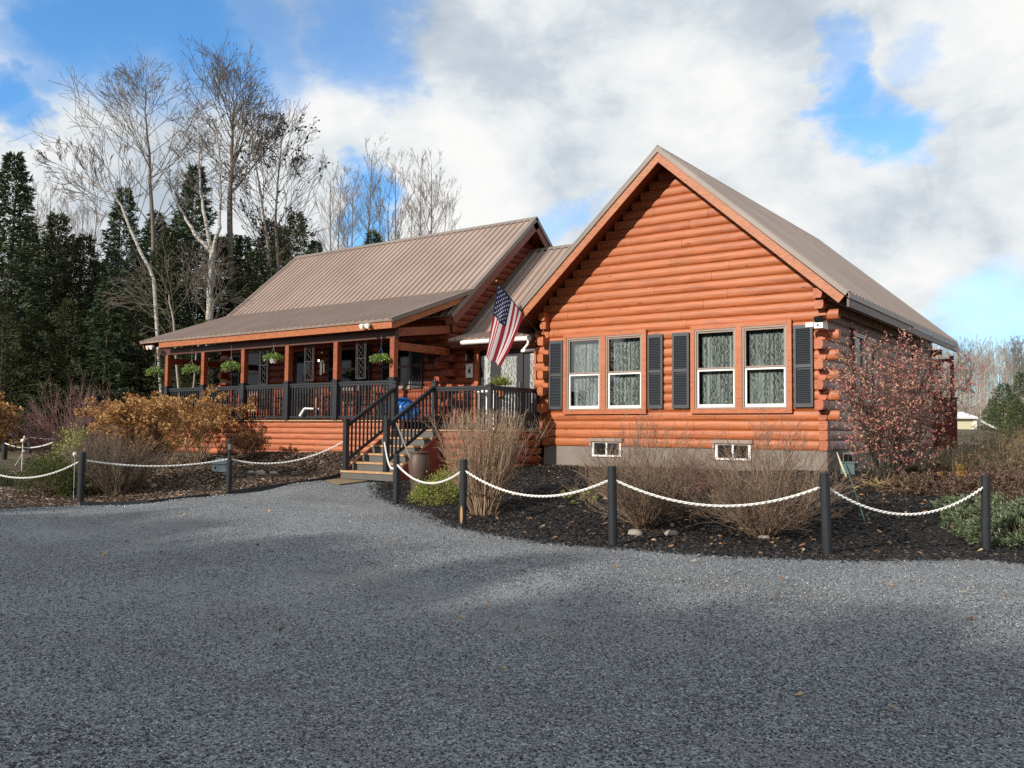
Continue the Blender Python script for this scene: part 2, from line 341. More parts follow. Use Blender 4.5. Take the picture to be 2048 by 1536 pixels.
def soil(name, stops, sc_=45):
    m, nt, b = newmat(name); n = N(nt); p = n.pos()
    v = n.n('ShaderNodeTexVoronoi'); n.l(n.vmath('ADD', n.scale(p, (1,1.7,1)), n.scale(p, (0,0,0))), v.inputs['Vector']); v.inputs['Scale'].default_value = sc_
    s = n.n('ShaderNodeSeparateColor'); n.l(v.outputs['Color'], s.inputs[0])
    k = n.math('ADD', n.math('MULTIPLY', s.outputs[0], .7), n.math('MULTIPLY', n.noise(p, 3, 4, .6), .3))
    n.l(n.ramp(k, stops), b.inputs['Base Color']); b.inputs['Roughness'].default_value = .9; b.inputs['Specular IOR Level'].default_value = .25
    n.bump(n.math('ADD', v.outputs['Distance'], n.noise(p, 12, 4, .7)), .9, .03, b); return m
M['mulch'] = soil('black_mulch', [(.1,(.006,.006,.007)),(.6,(.02,.018,.019)),(.85,(.045,.04,.037)),(1,(.12,.09,.07))])
M['mulchb'] = soil('brown_mulch', [(.1,(.02,.014,.011)),(.5,(.065,.045,.033)),(.8,(.15,.11,.08)),(1,(.33,.27,.22))])
m, nt, b = newmat('rough_lawn'); n = N(nt); p = n.pos()
c = n.ramp(n.noise(p, 2.2, 6, .7), [(.3,(.04,.042,.022)),(.5,(.085,.075,.042)),(.65,(.15,.11,.07)),(.8,(.20,.14,.09))]); n.l(c, b.inputs['Base Color']); b.inputs['Roughness'].default_value = .95
n.bump(n.noise(p, 25, 4, .7), .8, .05, b); M['lawn'] = m
# ================================================================== THE HOUSE
ZB, LH = 1.29, .19
cabin = empty('log_cabin', (3.2, 0, .85), 'orange stained log cabin with brown metal roofs, big gable front and long covered porch', 'house')
def log(mb, ax, c, out, a0, a1, z0, h=LH, bulge=.031, back=.13, round_=False):
    n = 7; V = []
    for a in (a0, a1):
        P = []
        for i in range(n+1):
            t = i/n; P.append((bulge*math.sin(math.pi*t)**.5, z0+.003+(h-.006)*t))
        if round_:
            P += [(-back-bulge*math.sin(math.pi*t)**.6, z0+.004+(h-.008)*(1-t)) for t in (0.001, .25, .5, .75, .999)]
        else: P += [(-back, z0+h-.004), (-back, z0+.004)]
        for d, z in P:
            q = c+out*d; V.append((a, q, z) if ax == 0 else (q, a, z))
    k = len(V)//2
    F = [(i, (i+1) % k, k+(i+1) % k, k+i) for i in range(k)] + [tuple(range(k))[::-1], tuple(range(k, 2*k))]
    mb.add(V, F)
def course_spans(a0, a1, z, holes):
    sp = [(a0, a1)]
    for h0, h1, hz0, hz1 in holes:
        if hz0 < z+LH/2 < hz1:
            ns = []
            for s0, s1 in sp:
                if h0 > s0 and h0 < s1: ns.append((s0, min(h0, s1)))
                if h1 > s0 and h1 < s1: ns.append((max(h1, s0), s1))
                if h0 >= s1 or h1 <= s0: ns.append((s0, s1))
            sp = ns
    return sp
M['shadebeam'] = boardmat('shade_beam', (.09,.03,.02), .3)  # beam wood darkened to paint in the shade below the eave
M['eavebrown'] = boardmat('brown_eave_board', (.10,.06,.05), .25)
# ---------- right wing: front gable wall
W, DEP, RIDX, RZ, PIT = 6.4355, 9.56, 3.218, 7.50, .886
def under(x, apex=RZ, c=RIDX, p=PIT, t=.17): return apex - p*abs(x-c) - t
holesR = [(.66, 2.62, 2.06, 3.73), (3.78, 5.74, 2.06, 3.73), (1.33, 2.05, 1.05, 1.40), (4.21, 4.95, 1.05, 1.40)]
w = MB()
for k in range(32):
    z = ZB + LH*k; zm = z+LH/2
    hw = min(W/2, (RZ-.17-zm)/PIT) if zm > under(0) else W/2
    if hw < .12: break
    a0, a1 = RIDX-hw, RIDX+hw
    ext = 0
    if 3 <= k <= 14:
        ext = .22 if k % 2 == 1 else 0.0
        if k == 14: ext = .0
    if hw >= W/2-.001: a0, a1 = -ext, W+ext
    if k == 15 or k == 16: pass
    for s0, s1 in course_spans(a0, a1, z, holesR): log(w, 0, .03, -1, s0, s1, z)
# backing sheet behind the logs with window openings left free: strips
for (x0, x1, z0, z1) in ((0,.62,1.3,4.2),(2.66,3.74,1.3,4.2),(5.78,W,1.3,4.2),(.62,2.66,1.42,2.03),(3.74,5.78,1.42,2.03),(.62,2.66,3.76,4.2),(3.74,5.78,3.76,4.2)):
    w.box(x0+.01, x1-.01, .12, .16, z0, z1)
w.add([(.05,.14,4.21),(W-.05,.14,4.21),(RIDX,.14,RZ-.25)], [(0,1,2)])
w.build('front_wall', M['logx'], cabin)
# right side wall (facing +x)
sideH = [(1.72, 3.55, 2.2, 3.7), (7.3, 8.9, 2.45, 3.7)]
w = MB()
for k in range(16):
    z = ZB+LH*k; ext = (.24 if k % 2 == 0 else 0) if 3 <= k <= 13 else 0
    if k in (14, 15): ext = .18+.08*(k-14)
    a0 = -ext if ext else -.0
    if k >= 3 and ext == 0: a0 = -.02
    for s0, s1 in course_spans(a0, DEP+ext, z, sideH): log(w, 1, W-.03, 1, s0, s1, z)
w.build('side_wall', M['logy_worn_shaded'], cabin)
w = MB()
for k in range(3, 14):   # log ends of the rear corner
    if k % 2 == 1: log(w, 0, DEP-.03, -1, W-.3, W+.26, ZB+LH*k)
w.box(0, W, DEP-.1, DEP, .85, 4.2); w.add([(0,DEP-.05,4.2),(W,DEP-.05,4.2),(RIDX,DEP-.05,RZ-.3)], [(0,1,2)])
w.build('rear_wall', M['logx'], cabin)
w = MB()
for k in range(16):
    z = ZB+LH*k; ext = (.24 if k % 2 == 0 else 0) if k >= 3 else 0
    if k >= 14: ext = .14+.05*(k-14)
    log(w, 1, .03, -1, -ext if ext else -.02, DEP, z)
w.build('left_wall', M['logy'], cabin)
# foundation
f = MB(); f.box(.02, W-.02, .035, .3, .55, ZB-.004); f.box(W-.3, W-.02, .31, DEP-.2, .55, ZB-.004); f.box(.02,.3,.31,DEP-.2,.55,ZB-.004)
f.build('foundation', M['concrete'], cabin)
# roofs ------------------------------------------------------------
def roof_panel(mb, e0, e1, r1, r0, th=.045, rib=.229, ribh=.038, ribw=.06, minor=True):
    """e0-e1 eave, r0-r1 ridge; ribs run up the slope"""
    e0, e1, r0, r1 = map(Vector, (e0, e1, r0, r1)); nrm = (e1-e0).cross(r0-e0).normalized()
    if nrm.z < 0: nrm = -nrm
    V = [p - nrm*th*j for j in (0, 1) for p in (e0, e1, r1, r0)]
    mb.add(V, [(0,1,2,3),(7,6,5,4),(0,4,5,1),(1,5,6,2),(2,6,7,3),(3,7,4,0)])
    L = (e1-e0).length; k = int(L/rib)
    for i in range(k+1):
        t = min(1, max(0, (i*rib+.02)/L)); a = e0.lerp(e1, t); b = r0.lerp(r1, t); u = (e1-e0).normalized()
        w0, w1 = ribw/2, ribw/4
        V = []
        for p in (a, b): V += [p-u*w0-nrm*.001, p-u*w1+nrm*ribh, p+u*w1+nrm*ribh, p+u*w0-nrm*.001]
        mb.add(V, [(0,1,5,4),(1,2,6,5),(2,3,7,6),(0,3,2,1),(4,5,6,7)])
        if minor and i < k:
            for q in (.33, .66):
                t2 = (i*rib+.02+q*rib)/L
                if t2 < 1:
                    a2 = e0.lerp(e1, t2); b2 = r0.lerp(r1, t2); V = []
                    for p in (a2, b2): V += [p-u*.012-nrm*.001, p+nrm*.006, p+u*.012-nrm*.001]
                    mb.add(V, [(0,1,4,3),(1,2,5,4)])
Y0, Y1, EX = -.57, 10.14, 3.785
ze = RZ-PIT*EX
rf = MB(); roof_panel(rf, (RIDX+EX, Y0, ze), (RIDX+EX, Y1, ze), (RIDX, Y1, RZ), (RIDX, Y0, RZ))
roof_panel(rf, (RIDX-EX, Y1, ze), (RIDX-EX, Y0, ze), (RIDX, Y0, RZ), (RIDX, Y1, RZ))
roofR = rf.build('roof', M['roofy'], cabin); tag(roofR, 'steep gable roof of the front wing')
def strip(mb, p, q, w, t, side=(0,-1,0), dz=0):
    """flat board from p to q, hanging w below the line (perpendicular), t thick towards side"""
    p, q, s = Vector(p), Vector(q), Vector(side); d = (q-p).normalized(); dn = d.cross(s).normalized()
    if dn.z > 0: dn = -dn
    p = p+dn*dz; q = q+dn*dz
    V = [a+dn*w*j+s*t*k for k in (0,1) for a, j in ((p,0),(q,0),(q,1),(p,1))]
    mb.add(V, [(0,1,2,3),(7,6,5,4),(0,4,5,1),(1,5,6,2),(2,6,7,3),(3,7,4,0)])
def v(x, y, z): return (x, y, z)
ap = (RIDX, Y0, RZ); er = (RIDX+EX, Y0, ze); el = (RIDX-EX, Y0, ze)
tr_ = MB()
for e, dy in ((er, .002), (el, 0)): strip(tr_, (ap[0], Y0-.002-dy, ap[2]+.014), (e[0], Y0-.002-dy, e[2]+.014), .085, .02)
# rake cap on top of the metal
for e, sx in ((er, 1), (el, -1)):
    nrm = Vector((sx*PIT, 0, 1)).normalized(); A = Vector((ap[0], Y0-.022, ap[2]))+nrm*.026; B = Vector((e[0], Y0-.022, e[2]))+nrm*.026
    V = [A, B, B+Vector((0,.14,0)), A+Vector((0,.14,0))]; V += [p-nrm*.012 for p in V]; tr_.add(V, [(0,1,2,3),(7,6,5,4),(0,4,5,1),(1,5,6,2),(2,6,7,3),(3,7,4,0)])
for sx in (1, -1):   # ridge cap
    nrm = Vector((sx*PIT, 0, 1)).normalized(); dn = Vector((sx, 0, -PIT)).normalized()
    A = Vector((RIDX, Y0-.02, RZ+.045)); B = Vector((RIDX, Y1+.02, RZ+.045)); V = [A, B, B+dn*.17, A+dn*.17]; V += [p-nrm*.01 for p in V]
    tr_.add(V, [(0,1,2,3),(7,6,5,4),(0,4,5,1),(1,5,6,2),(2,6,7,3),(3,7,4,0)])
tr_.bar((RIDX+EX+.008, Y0-.02, ze-.05), (RIDX+EX+.008, Y1, ze-.05), .016, .10); tr_.bar((RIDX-EX-.008, Y0-.02, ze-.05), (RIDX-EX-.008, Y1, ze-.05), .016, .10)
tr_.build('roof_trim', M['rooftrim'], roofR)
bb = MB(); dzr = .075
for e in (er, el):
    strip(bb, (ap[0], Y0+.006+(.002 if e is er else 0), ap[2]), (e[0]-(.03 if e is er else -.03), Y0+.006+(.002 if e is er else 0), e[2]), .155, .0225, (0,1,0), dzr)
bb.build('barge_board', M['fascia'], roofR)
so = MB()
for sx in (1, -1):   # soffit boards and eave fascia
    A = Vector((RIDX, Y0+.03, RZ-.075)); E_ = Vector((RIDX+sx*(EX-.03), Y0+.03, ze-.055)); V = [A, E_, E_+Vector((0,10.6,0)), A+Vector((0,10.6,0))]; V += [p-Vector((0,0,.03)) for p in V]
    so.add(V, [(0,1,2,3),(7,6,5,4),(0,4,5,1),(1,5,6,2),(2,6,7,3),(3,7,4,0)])
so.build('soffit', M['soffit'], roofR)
for q0 in (RIDX+EX-.045, RIDX-EX+.005):
    ef = MB(); ef.box(q0, q0+.04, Y0+.04, Y1-.02, ze-.25, ze-.105); ef.build('eave_fascia', M['eavebrown'], roofR)
# ---------- windows
M['sheer'] = simple('sheer_curtain', (.50,.55,.54), .9, 0, .15, 6)
class Frame:
    def __init__(s, O, U, Nn): s.O, s.U, s.N = Vector(O), Vector(U), Vector(Nn)
    def box(s, mb, u0, u1, z0, z1, d0, d1):
        V = [s.O + s.U*u + s.N*d + Vector((0,0,z)) for z in (z0,z1) for d in (d0,d1) for u in (u0,u1)]
        mb.add(V, [(0,2,3,1),(4,5,7,6),(0,1,5,4),(2,6,7,3),(0,4,6,2),(1,3,7,5)])
def sash_window(fr, u0, u1, z0, z1, parent=None, curtain=True, frame_mat='taupe', glass='glass', two_tone=True):
    g = MB(); t = .035
    for b in ((u0,u1,z0,z0+t),(u0,u1,z1-t,z1),(u0,u0+t,z0+t,z1-t),(u1-t,u1,z0+t,z1-t)): fr.box(g, *b, -.07, .05)
    wi = g.build('window', M[frame_mat], parent or cabin)
    zm = (z0+z1)/2-.02; g = MB(); t2 = .04
    for b in ((u0+t,u1-t,z0+t,z0+t+.06),(u0+t,u1-t,zm-.02,zm+.02),(u0+t,u0+t+t2,z0+t+.06,zm-.02),(u1-t-t2,u1-t,z0+t+.06,zm-.02)): fr.box(g, *b, -.03, .012)
    g.build('lower_sash', M['white' if two_tone else frame_mat], wi)
    g = MB()
    for b in ((u0+t,u1-t,z1-t-.035,z1-t),(u0+t,u1-t,zm+.021,zm+.05),(u0+t,u0+t+.03,zm+.05,z1-t-.035),(u1-t-.03,u1-t,zm+.05,z1-t-.035)): fr.box(g, *b, -.02, .03)
    g.build('upper_sash', M[frame_mat], wi)
    for n_, (a, b) in (('lower_pane', (z0+t+.06, zm-.02)), ('upper_pane', (zm+.05, z1-t-.035))):
        g = MB(); fr.box(g, u0+t+t2-.005, u1-t-t2+.005, a-.005, b+.005, -.012, -.006); g.build(n_, M[glass], wi)
    if curtain:
        ph = random.uniform(0,6); g = MB(); nseg = 34; gap = random.uniform(.07,.12)
        fr.box(g, u0+gap*.55, u0+gap+.06, z0+.02, z1-.02, -.175, -.168); g.build('sheer_panel', M['sheer'], wi)
        g = MB(); V = []; F = []
        for i in range(nseg+1):
            u = u0+gap+(u1-u0-gap-.02)*i/nseg; d = -.125+.020*math.sin(i*1.5+ph)+.010*math.sin(i*3.3+ph)
            for z in (z0+.02, z1-.02): q = fr.O+fr.U*u+fr.N*d+Vector((0,0,z)); V.append(tuple(q))
        F = [(2*i, 2*i+2, 2*i+3, 2*i+1) for i in range(nseg)]; g.add(V, F); g.build('curtain', M['lace'], wi)
    return wi
FR = Frame((0,0,0), (1,0,0), (0,-1,0))
FS = Frame((W,0,0), (0,1,0), (1,0,0))
def casing(fr, u0, u1, z0, z1, name='window_casing', mat='trim', mid=None, wd=.085, d1=.062):
    g = MB(); o = -.03
    fr.box(g, u0, u1, z1-wd, z1, o, d1); fr.box(g, u0, u1, z0, z0+wd, o, d1); fr.box(g, u0, u0+wd, z0+wd, z1-wd, o, d1); fr.box(g, u1-wd, u1, z0+wd, z1-wd, o, d1)
    if mid: fr.box(g, mid-.06, mid+.06, z0+wd, z1-wd, o, d1+.003)
    return g.build(name, M[mat], cabin)
def shutter(fr, u0, u1, z0, z1, d=.055, n=None):
    g = MB(); t = .045; zm = (z0+z1)/2
    for b in ((u0,u0+t,z0,z1),(u1-t,u1,z0,z1),(u0+t,u1-t,z0,z0+.07),(u0+t,u1-t,z1-.07,z1),(u0+t,u1-t,zm-.03,zm+.03)): fr.box(g, *b, d-.03, d)
    k = n or int((z1-z0)/.038)
    for i in range(k):
        z = z0+.07+(z1-z0-.14)*(i+.5)/k
        if abs(z-zm) < .04: continue
        V = []
        for u in (u0+t, u1-t):
            for dd, zz in ((d-.03, z+.012), (d-.006, z-.014), (d-.010, z-.020), (d-.034, z+.006)): V.append(tuple(fr.O+fr.U*u+fr.N*dd+Vector((0,0,zz))))
        g.add(V, [(0,1,5,4),(1,2,6,5),(2,3,7,6),(3,0,4,7)])
    fr.box(g, u0+t, u1-t, z0+.07, z1-.07, d-.034, d-.031)
    return g.build('shutter', M['shutter'], cabin)
for a, b, md in ((.59, 2.68, 1.63), (3.70, 5.79, 4.74)):
    casing(FR, a, b, 2.0, 3.80, mid=md)
    sash_window(FR, a+.09, md-.065, 2.09, 3.71); sash_window(FR, md+.065, b-.09, 2.09, 3.71)
for a, b in ((.20,.565), (2.71,3.06), (3.285,3.66), (5.825,6.19)): shutter(FR, a, b, 2.11, 3.68)
# dark rooms behind the panes
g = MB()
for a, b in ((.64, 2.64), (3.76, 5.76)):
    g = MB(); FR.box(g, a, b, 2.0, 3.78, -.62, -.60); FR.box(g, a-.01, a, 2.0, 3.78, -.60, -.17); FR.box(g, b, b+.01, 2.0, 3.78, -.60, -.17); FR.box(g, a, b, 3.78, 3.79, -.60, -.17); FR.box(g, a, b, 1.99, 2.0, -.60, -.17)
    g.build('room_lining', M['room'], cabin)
# basement windows
for a, b in ((1.33, 2.05), (4.21, 4.95)):
    g = MB(); FR.box(g, a-.05, b+.05, 1.40, 1.475, -.02, .065); FR.box(g, a-.05, a-.002, 1.3, 1.399, -.02, .05)
    lint = g.build('window_lintel', M['taupe'], cabin)
    g = MB()
    for q in ((a,b,1.07,1.11),(a,b,1.37,1.398),(a,a+.05,1.11,1.37),(b-.05,b,1.11,1.37),((a+b)/2-.02,(a+b)/2+.02,1.11,1.37)): FR.box(g, *q, -.034, .01)
    wi = g.build('basement_window', M['white'], cabin); g = MB(); FR.box(g, a+.05, b-.05, 1.11, 1.37, -.032, -.02); g.build('pane', M['dglass'], wi)
# side windows of the right wing
for a, b, z0, z1 in ((1.66, 3.62, 2.17, 3.76), (7.22, 8.98, 2.42, 3.78)):
    casing(FS, a, b, z0, z1, mid=(a+b)/2, wd=.07, mat='darkwood')
    for u0, u1 in ((a+.075, (a+b)/2-.065), ((a+b)/2+.065, b-.075)): sash_window(FS, u0, u1, z0+.075, z1-.075, curtain=False, glass='dglass', frame_mat='white')
g = MB(); FS.box(g, .95, 1.65, 1.02, 1.24, -.01, .01)
wi = g.build('basement_window', M['white'], cabin); g = MB(); FS.box(g, 1.0, 1.28, 1.05, 1.21, .011, .015); FS.box(g, 1.32, 1.6, 1.05, 1.21, .011, .015); g.build('pane', M['dglass'], wi)

# ---------- left wing
LX0, LX1, LY, LRY, LRZ, LPIT = -12.6, -3.35, .45, 3.85, 7.75, .862
holesL = [(-11.50,-10.78,2.95,4.02), (-9.26,-8.36,1.8,3.95), (-7.30,-6.45,2.75,3.93), (-5.12,-4.52,2.75,3.93)]
w = MB()
for k in range(2, 17):
    z = ZB+LH*k; ext = (.23 if k % 2 == 1 else 0)
    for s0, s1 in course_spans(LX0-ext, LX1+ext, z, holesL): log(w, 0, LY+.03, -1, s0, s1, z)
w.build('porch_wall', M['logx_porch_shade'], cabin)
w = MB()
for k in range(2, 36):
    z = ZB+LH*k; zm = z+LH/2; ext = (.23 if k % 2 == 0 else 0) if k < 16 else 0
    hw = min(3.4, (LRZ-.17-zm)/LPIT)
    if hw < .1: break
    log(w, 1, LX1-.03, 1, LRY-hw-(ext if hw >= 3.4 else 0), LRY+hw, z)
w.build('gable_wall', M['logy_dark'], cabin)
w = MB()
for k in range(2, 36):
    z = ZB+LH*k; zm = z+LH/2; ext = (.23 if k % 2 == 0 else 0) if k < 16 else 0
    hw = min(3.4, (LRZ-.17-zm)/LPIT)
    if hw < .1: break
    log(w, 1, LX0+.03, -1, LRY-hw-(ext if hw >= 3.4 else 0), LRY+hw, z)
w.box(LX0, LX1, 7.2, 7.3, .6, 4.6); w.build('far_gable_wall', M['logy_dark'], cabin)
RX0, RX1 = -13.3, -2.87
rf = MB(); ey = .1; ez = LRZ-LPIT*(LRY-ey)
roof_panel(rf, (RX0, ey, ez), (RX1, ey, ez), (RX1, LRY, LRZ), (RX0, LRY, LRZ)); roof_panel(rf, (RX1, 2*LRY-ey, ez), (RX0, 2*LRY-ey, ez), (RX0, LRY, LRZ), (RX1, LRY, LRZ))
roofL = rf.build('roof', M['roof'], cabin); tag(roofL, 'long ribbed roof of the far wing')
t_ = MB()
for sy in (-1, 1):
    nrm = Vector((0, sy*LPIT, 1)).normalized(); dn = Vector((0, sy, -LPIT)).normalized()
    A = Vector((RX0-.02, LRY, LRZ+.045)); B = Vector((RX1+.02, LRY, LRZ+.045)); V = [A, B, B+dn*.17, A+dn*.17]; V += [p-nrm*.01 for p in V]
    t_.add(V, [(0,1,2,3),(7,6,5,4),(0,4,5,1),(1,5,6,2),(2,6,7,3),(3,7,4,0)])
    for xx, s in ((RX1, 1), (RX0, -1)):
        P = Vector((xx, LRY, LRZ)); Q = Vector((xx, LRY+sy*(LRY-ey), ez)); strip(t_, P+Vector((s*.002,0,.014)), Q+Vector((s*.002,0,.014)), .085, .02, (s,0,0))
        A = P+nrm*.026+Vector((s*.022,0,0)); B = Q+nrm*.026+Vector((s*.022,0,0)); V = [A, B, B-Vector((s*.13,0,0)), A-Vector((s*.13,0,0))]; V += [p-nrm*.012 for p in V]
        t_.add(V, [(0,1,2,3),(7,6,5,4),(0,4,5,1),(1,5,6,2),(2,6,7,3),(3,7,4,0)])
t_.build('roof_trim', M['rooftrim'], roofL)
for xx, s in ((RX1, 1), (RX0, -1)):
    b_ = MB()
    for sy in (-1, 1):
        P = Vector((xx-s*.004, LRY, LRZ)); Q = Vector((xx-s*.004, LRY+sy*(LRY-ey), ez)); strip(b_, P, Q, .20, .035, (-s,0,0), .078)
    b_.build('barge_board', M['darkwood'], roofL)
s_ = MB()
for sy in (-1, 1):
    A = Vector((RX0+.04, LRY, LRZ-.09)); E_ = Vector((RX0+.04, LRY+sy*(LRY-ey), ez-.07)); dx = Vector((RX1-RX0-.08,0,0)); V = [A, E_, E_+dx, A+dx]; V += [p-Vector((0,0,.03)) for p in V]
    s_.add(V, [(0,1,2,3),(7,6,5,4),(0,4,5,1),(1,5,6,2),(2,6,7,3),(3,7,4,0)])
s_.build('soffit', M['soffit'], roofL)
# porch roof
PE, PZ, JY, JZ = -2.05, 4.19, .97, 5.29
rf = MB(); roof_panel(rf, (RX0, PE, PZ), (RX1, PE, PZ), (RX1, JY, JZ-.01), (RX0, JY, JZ-.01))
roofP = rf.build('porch_roof', M['roof'], cabin)
sl = (JZ-PZ)/(JY-PE)
for xx, s in ((RX1, 1), (RX0, -1)):
    t_ = MB(); strip(t_, (xx+s*.003, PE, PZ+.012), (xx+s*.003, JY, JZ+.002), .09, .02, (s,0,0))
    nrm = Vector((0,-sl,1)).normalized(); A = Vector((xx+s*.023, PE, PZ))+nrm*.025; B = Vector((xx+s*.023, JY, JZ-.01))+nrm*.025; V = [A,B,B-Vector((s*.13,0,0)),A-Vector((s*.13,0,0))]; V += [p-nrm*.012 for p in V]
    t_.add(V, [(0,1,2,3),(7,6,5,4),(0,4,5,1),(1,5,6,2),(2,6,7,3),(3,7,4,0)])
    t_.build('roof_trim', M['rooftrim'], roofP)
b_ = MB(); b_.box(-12.37, RX1-.03, PE+.05, PE+.09, PZ-.205, PZ-.045)
for xx, s in ((RX1-.03, -1), (RX0+.03, 1)): strip(b_, (xx, PE+.04, PZ), (xx, JY, JZ-.01), .14, .035, (s,0,0), .085)
b_.build('fascia', M['fascia'], roofP)
s_ = MB(); V = [(RX0+.06,PE+.1,PZ-.03),(RX1-.07,PE+.1,PZ-.03),(RX1-.07,.4,PZ-.03+sl*2.35),(RX0+.06,.4,PZ-.03+sl*2.35)]; V += [(a,b,c-.02) for a,b,c in V]
s_.add(V, [(0,1,2,3),(7,6,5,4),(0,4,5,1),(1,5,6,2),(2,6,7,3),(3,7,4,0)])
for i in range(18):
    xx = -12.9+i*.575; s_.bar((xx, PE+.12, PZ-.13), (xx, .4, PZ-.13+sl*2.33), .04, .13)
s_.build('porch_rafters', M['darkwood'], roofP)
# porch deck and skirt
PX = [H(p, 700, 1, -1.6).x for p in (338, 410, 490, 578, 675, 788)]
d_ = MB()
for i in range(14): d_.box(-12.95, -2.93, -1.64+i*.148, -1.64+i*.148+.142, 1.82, 1.852)
d_.build('porch_floor', M['deck'], cabin)
s_ = MB()
for k in range(6): log(s_, 0, -1.56, -1, -12.9, -2.96, 1.80-.148*(k+1), .148, .035, .06)
s_.build('porch_skirt', M['skirt'], cabin)
# landing
d_ = MB()
for i in range(17): d_.box(-2.9, -.03, -1.98+i*.152, -1.98+i*.152+.146, 1.60, 1.632)
d_.build('landing_floor', M['deck'], cabin)
s_ = MB()
for k in range(5): log(s_, 0, -1.90, -1, -1.39, -.06, 1.60-.181*(k+1), .181, .045, .06)
s_.build('landing_skirt', M['logy_dark'], cabin)
s_ = MB()
for k in range(5): log(s_, 1, -.09, 1, -1.86, .02, 1.60-.181*(k+1), .181, .045, .06)
s_.build('landing_skirt', M['logy_dark'], cabin)
# stairs
SX0, SX1 = -2.92, -1.39
st = MB(); tz = [.73+.181*i for i in range(5)]; ty = [-3.46+.30*i for i in range(5)]
for z, y in zip(tz, ty): st.box(SX0-.02, SX1+.02, y-.02, y+.28, z-.04, z)
st_o = st.build('stair_treads', M['deck'], cabin)
s_ = MB()
for i, (z, y) in enumerate(zip(tz, ty)): s_.box(SX0, SX1, y+.005, y+.03, z-.18, z-.042)
s_.box(SX0, SX1, -1.96, -1.94, 1.42, 1.598)
s_.build('stair_risers', M['riser'], cabin)
for xx in (SX0-.04, SX1):
    s_ = MB(); s_.add([(xx+d,*q) for d in (0,.04) for q in ((-3.45,.45),(-3.45,.68),(-3.16,.86),(-1.97,1.58),(-1.97,.5))], [(0,1,2,3,4),(9,8,7,6,5),(0,5,6,1),(1,6,7,2),(2,7,8,3),(3,8,9,4),(4,9,5,0)]); s_.build('stair_stringer', M['darkwood'], cabin)
# posts and beams
for x in PX:
    g = MB(); g.box(x-.07, x+.07, -1.67, -1.53, 2.86, 3.80); p = g.build('porch_post', M['post'], cabin)
g = MB(); g.box(-12.95, -3.1, -1.66, -1.54, 3.80, 3.985); g.build('porch_beam', M['shadebeam'], cabin)
g = MB(); g.bar((PX[5], -1.52, 3.62), (PX[5], .38, 3.62), .11, .18); g.build('tie_beam', M['post'], cabin); g = MB(); g.bar((PX[0], -1.52, 3.62), (PX[0], .38, 3.62), .11, .18); g.build('tie_beam', M['post'], cabin); g = MB()
g.bar((PX[5], -1.5, 3.95), (PX[5], .38, 4.2), .09, .2)
g.build('tie_beam', M['post'], cabin)
# railings
def newel(x, y, z0, z1, w=.1):
    g = MB(); g.box(x-w/2, x+w/2, y-w/2, y+w/2, z0, z1-.04); g.box(x-w/2-.02, x+w/2+.02, y-w/2-.02, y+w/2+.02, z1-.04, z1-.015); g.box(x-w/2+.01, x+w/2-.01, y-w/2+.01, y+w/2-.01, z1-.015, z1+.01)
    return g.build('railing_post', M['black'], cabin)
def railing(a, b, h=.92, low=.07, step=.105, slope=False):
    a, b = Vector(a), Vector(b); g = MB(); up = Vector((0,0,1))
    g.bar(a+up*h, b+up*h, .075, .045); g.bar(a+up*(h-.05), b+up*(h-.05), .035, .05)
    r = g.build('railing', M['black'], cabin)
    g = MB(); g.bar(a+up*low, b+up*low, .04, .06); g.build('bottom_rail', M['black'], r)
    g = MB(); L = Vector((b.x-a.x, b.y-a.y, 0)).length; k = max(1, int(L/step))
    for i in range(1, k):
        p = a.lerp(b, i/k); g.box(p.x-.016, p.x+.016, p.y-.016, p.y+.016, p.z+low+.02, p.z+h-.07)
    g.build('baluster_panel', M['black'], r); return r
for i in range(5): railing((PX[i]+.08, -1.6, 1.855), (PX[i+1]-.08, -1.6, 1.855))
for x in PX: newel(x, -1.6, 1.855, 2.86, .165)
railing((PX[0], -1.5, 1.855), (PX[0], .3, 1.855))
NL0, NL1, NR0, NR1 = (-2.86,-3.40), (-2.86,-1.88), (-1.64,-3.40), (-1.64,-1.88)
newel(*NL0, .70, 1.84); newel(*NR0, .70, 1.84); newel(*NL1, 1.632, 2.74); newel(*NR1, 1.632, 2.72)
for p0, p1 in ((NL0, NL1), (NR0, NR1)): railing((p0[0], p0[1]+.05, .86), (p1[0], p1[1]-.05, 1.70), .88, .10, .115)
newel(-.08, -1.88, 1.632, 2.62, .09); newel(-.08, -.12, 1.632, 2.58, .09)
railing((-1.59, -1.88, 1.64), (-.13, -1.88, 1.64)); railing((-.08, -1.83, 1.64), (-.08, -.16, 1.64))
# left wing windows and door
FL = Frame((0,LY,0), (1,0,0), (0,-1,0))
for a, b, z0, z1 in ((-11.50,-10.78,2.62,4.02), (-7.30,-6.45,2.70,3.93), (-5.12,-4.52,2.70,3.93)):
    sash_window(FL, a, b, z0, z1, curtain=False, glass='dglass', two_tone=False)
casing(FL, -9.30, -8.33, 1.83, 3.98, 'door_casing', 'trim')
g = MB(); FL.box(g, -9.2, -8.42, 1.87, 3.88, -.05, 0); dr = g.build('door', M['black'], cabin)
g = MB(); FL.box(g, -9.08, -8.54, 2.5, 3.75, 0.001, .006); g.build('pane', M['dglass'], dr); g = MB(); g.blob((-9.12, LY-.05, 2.85), .03); g.build('handle', M['silver'], dr)
for a, b in ((-12.15,-11.75), (-10.74,-10.4), (-7.7,-7.34), (-6.41,-6.03), (-5.56,-5.18), (-4.48,-4.10)): shutter(FL, a, b, 2.72, 3.93)
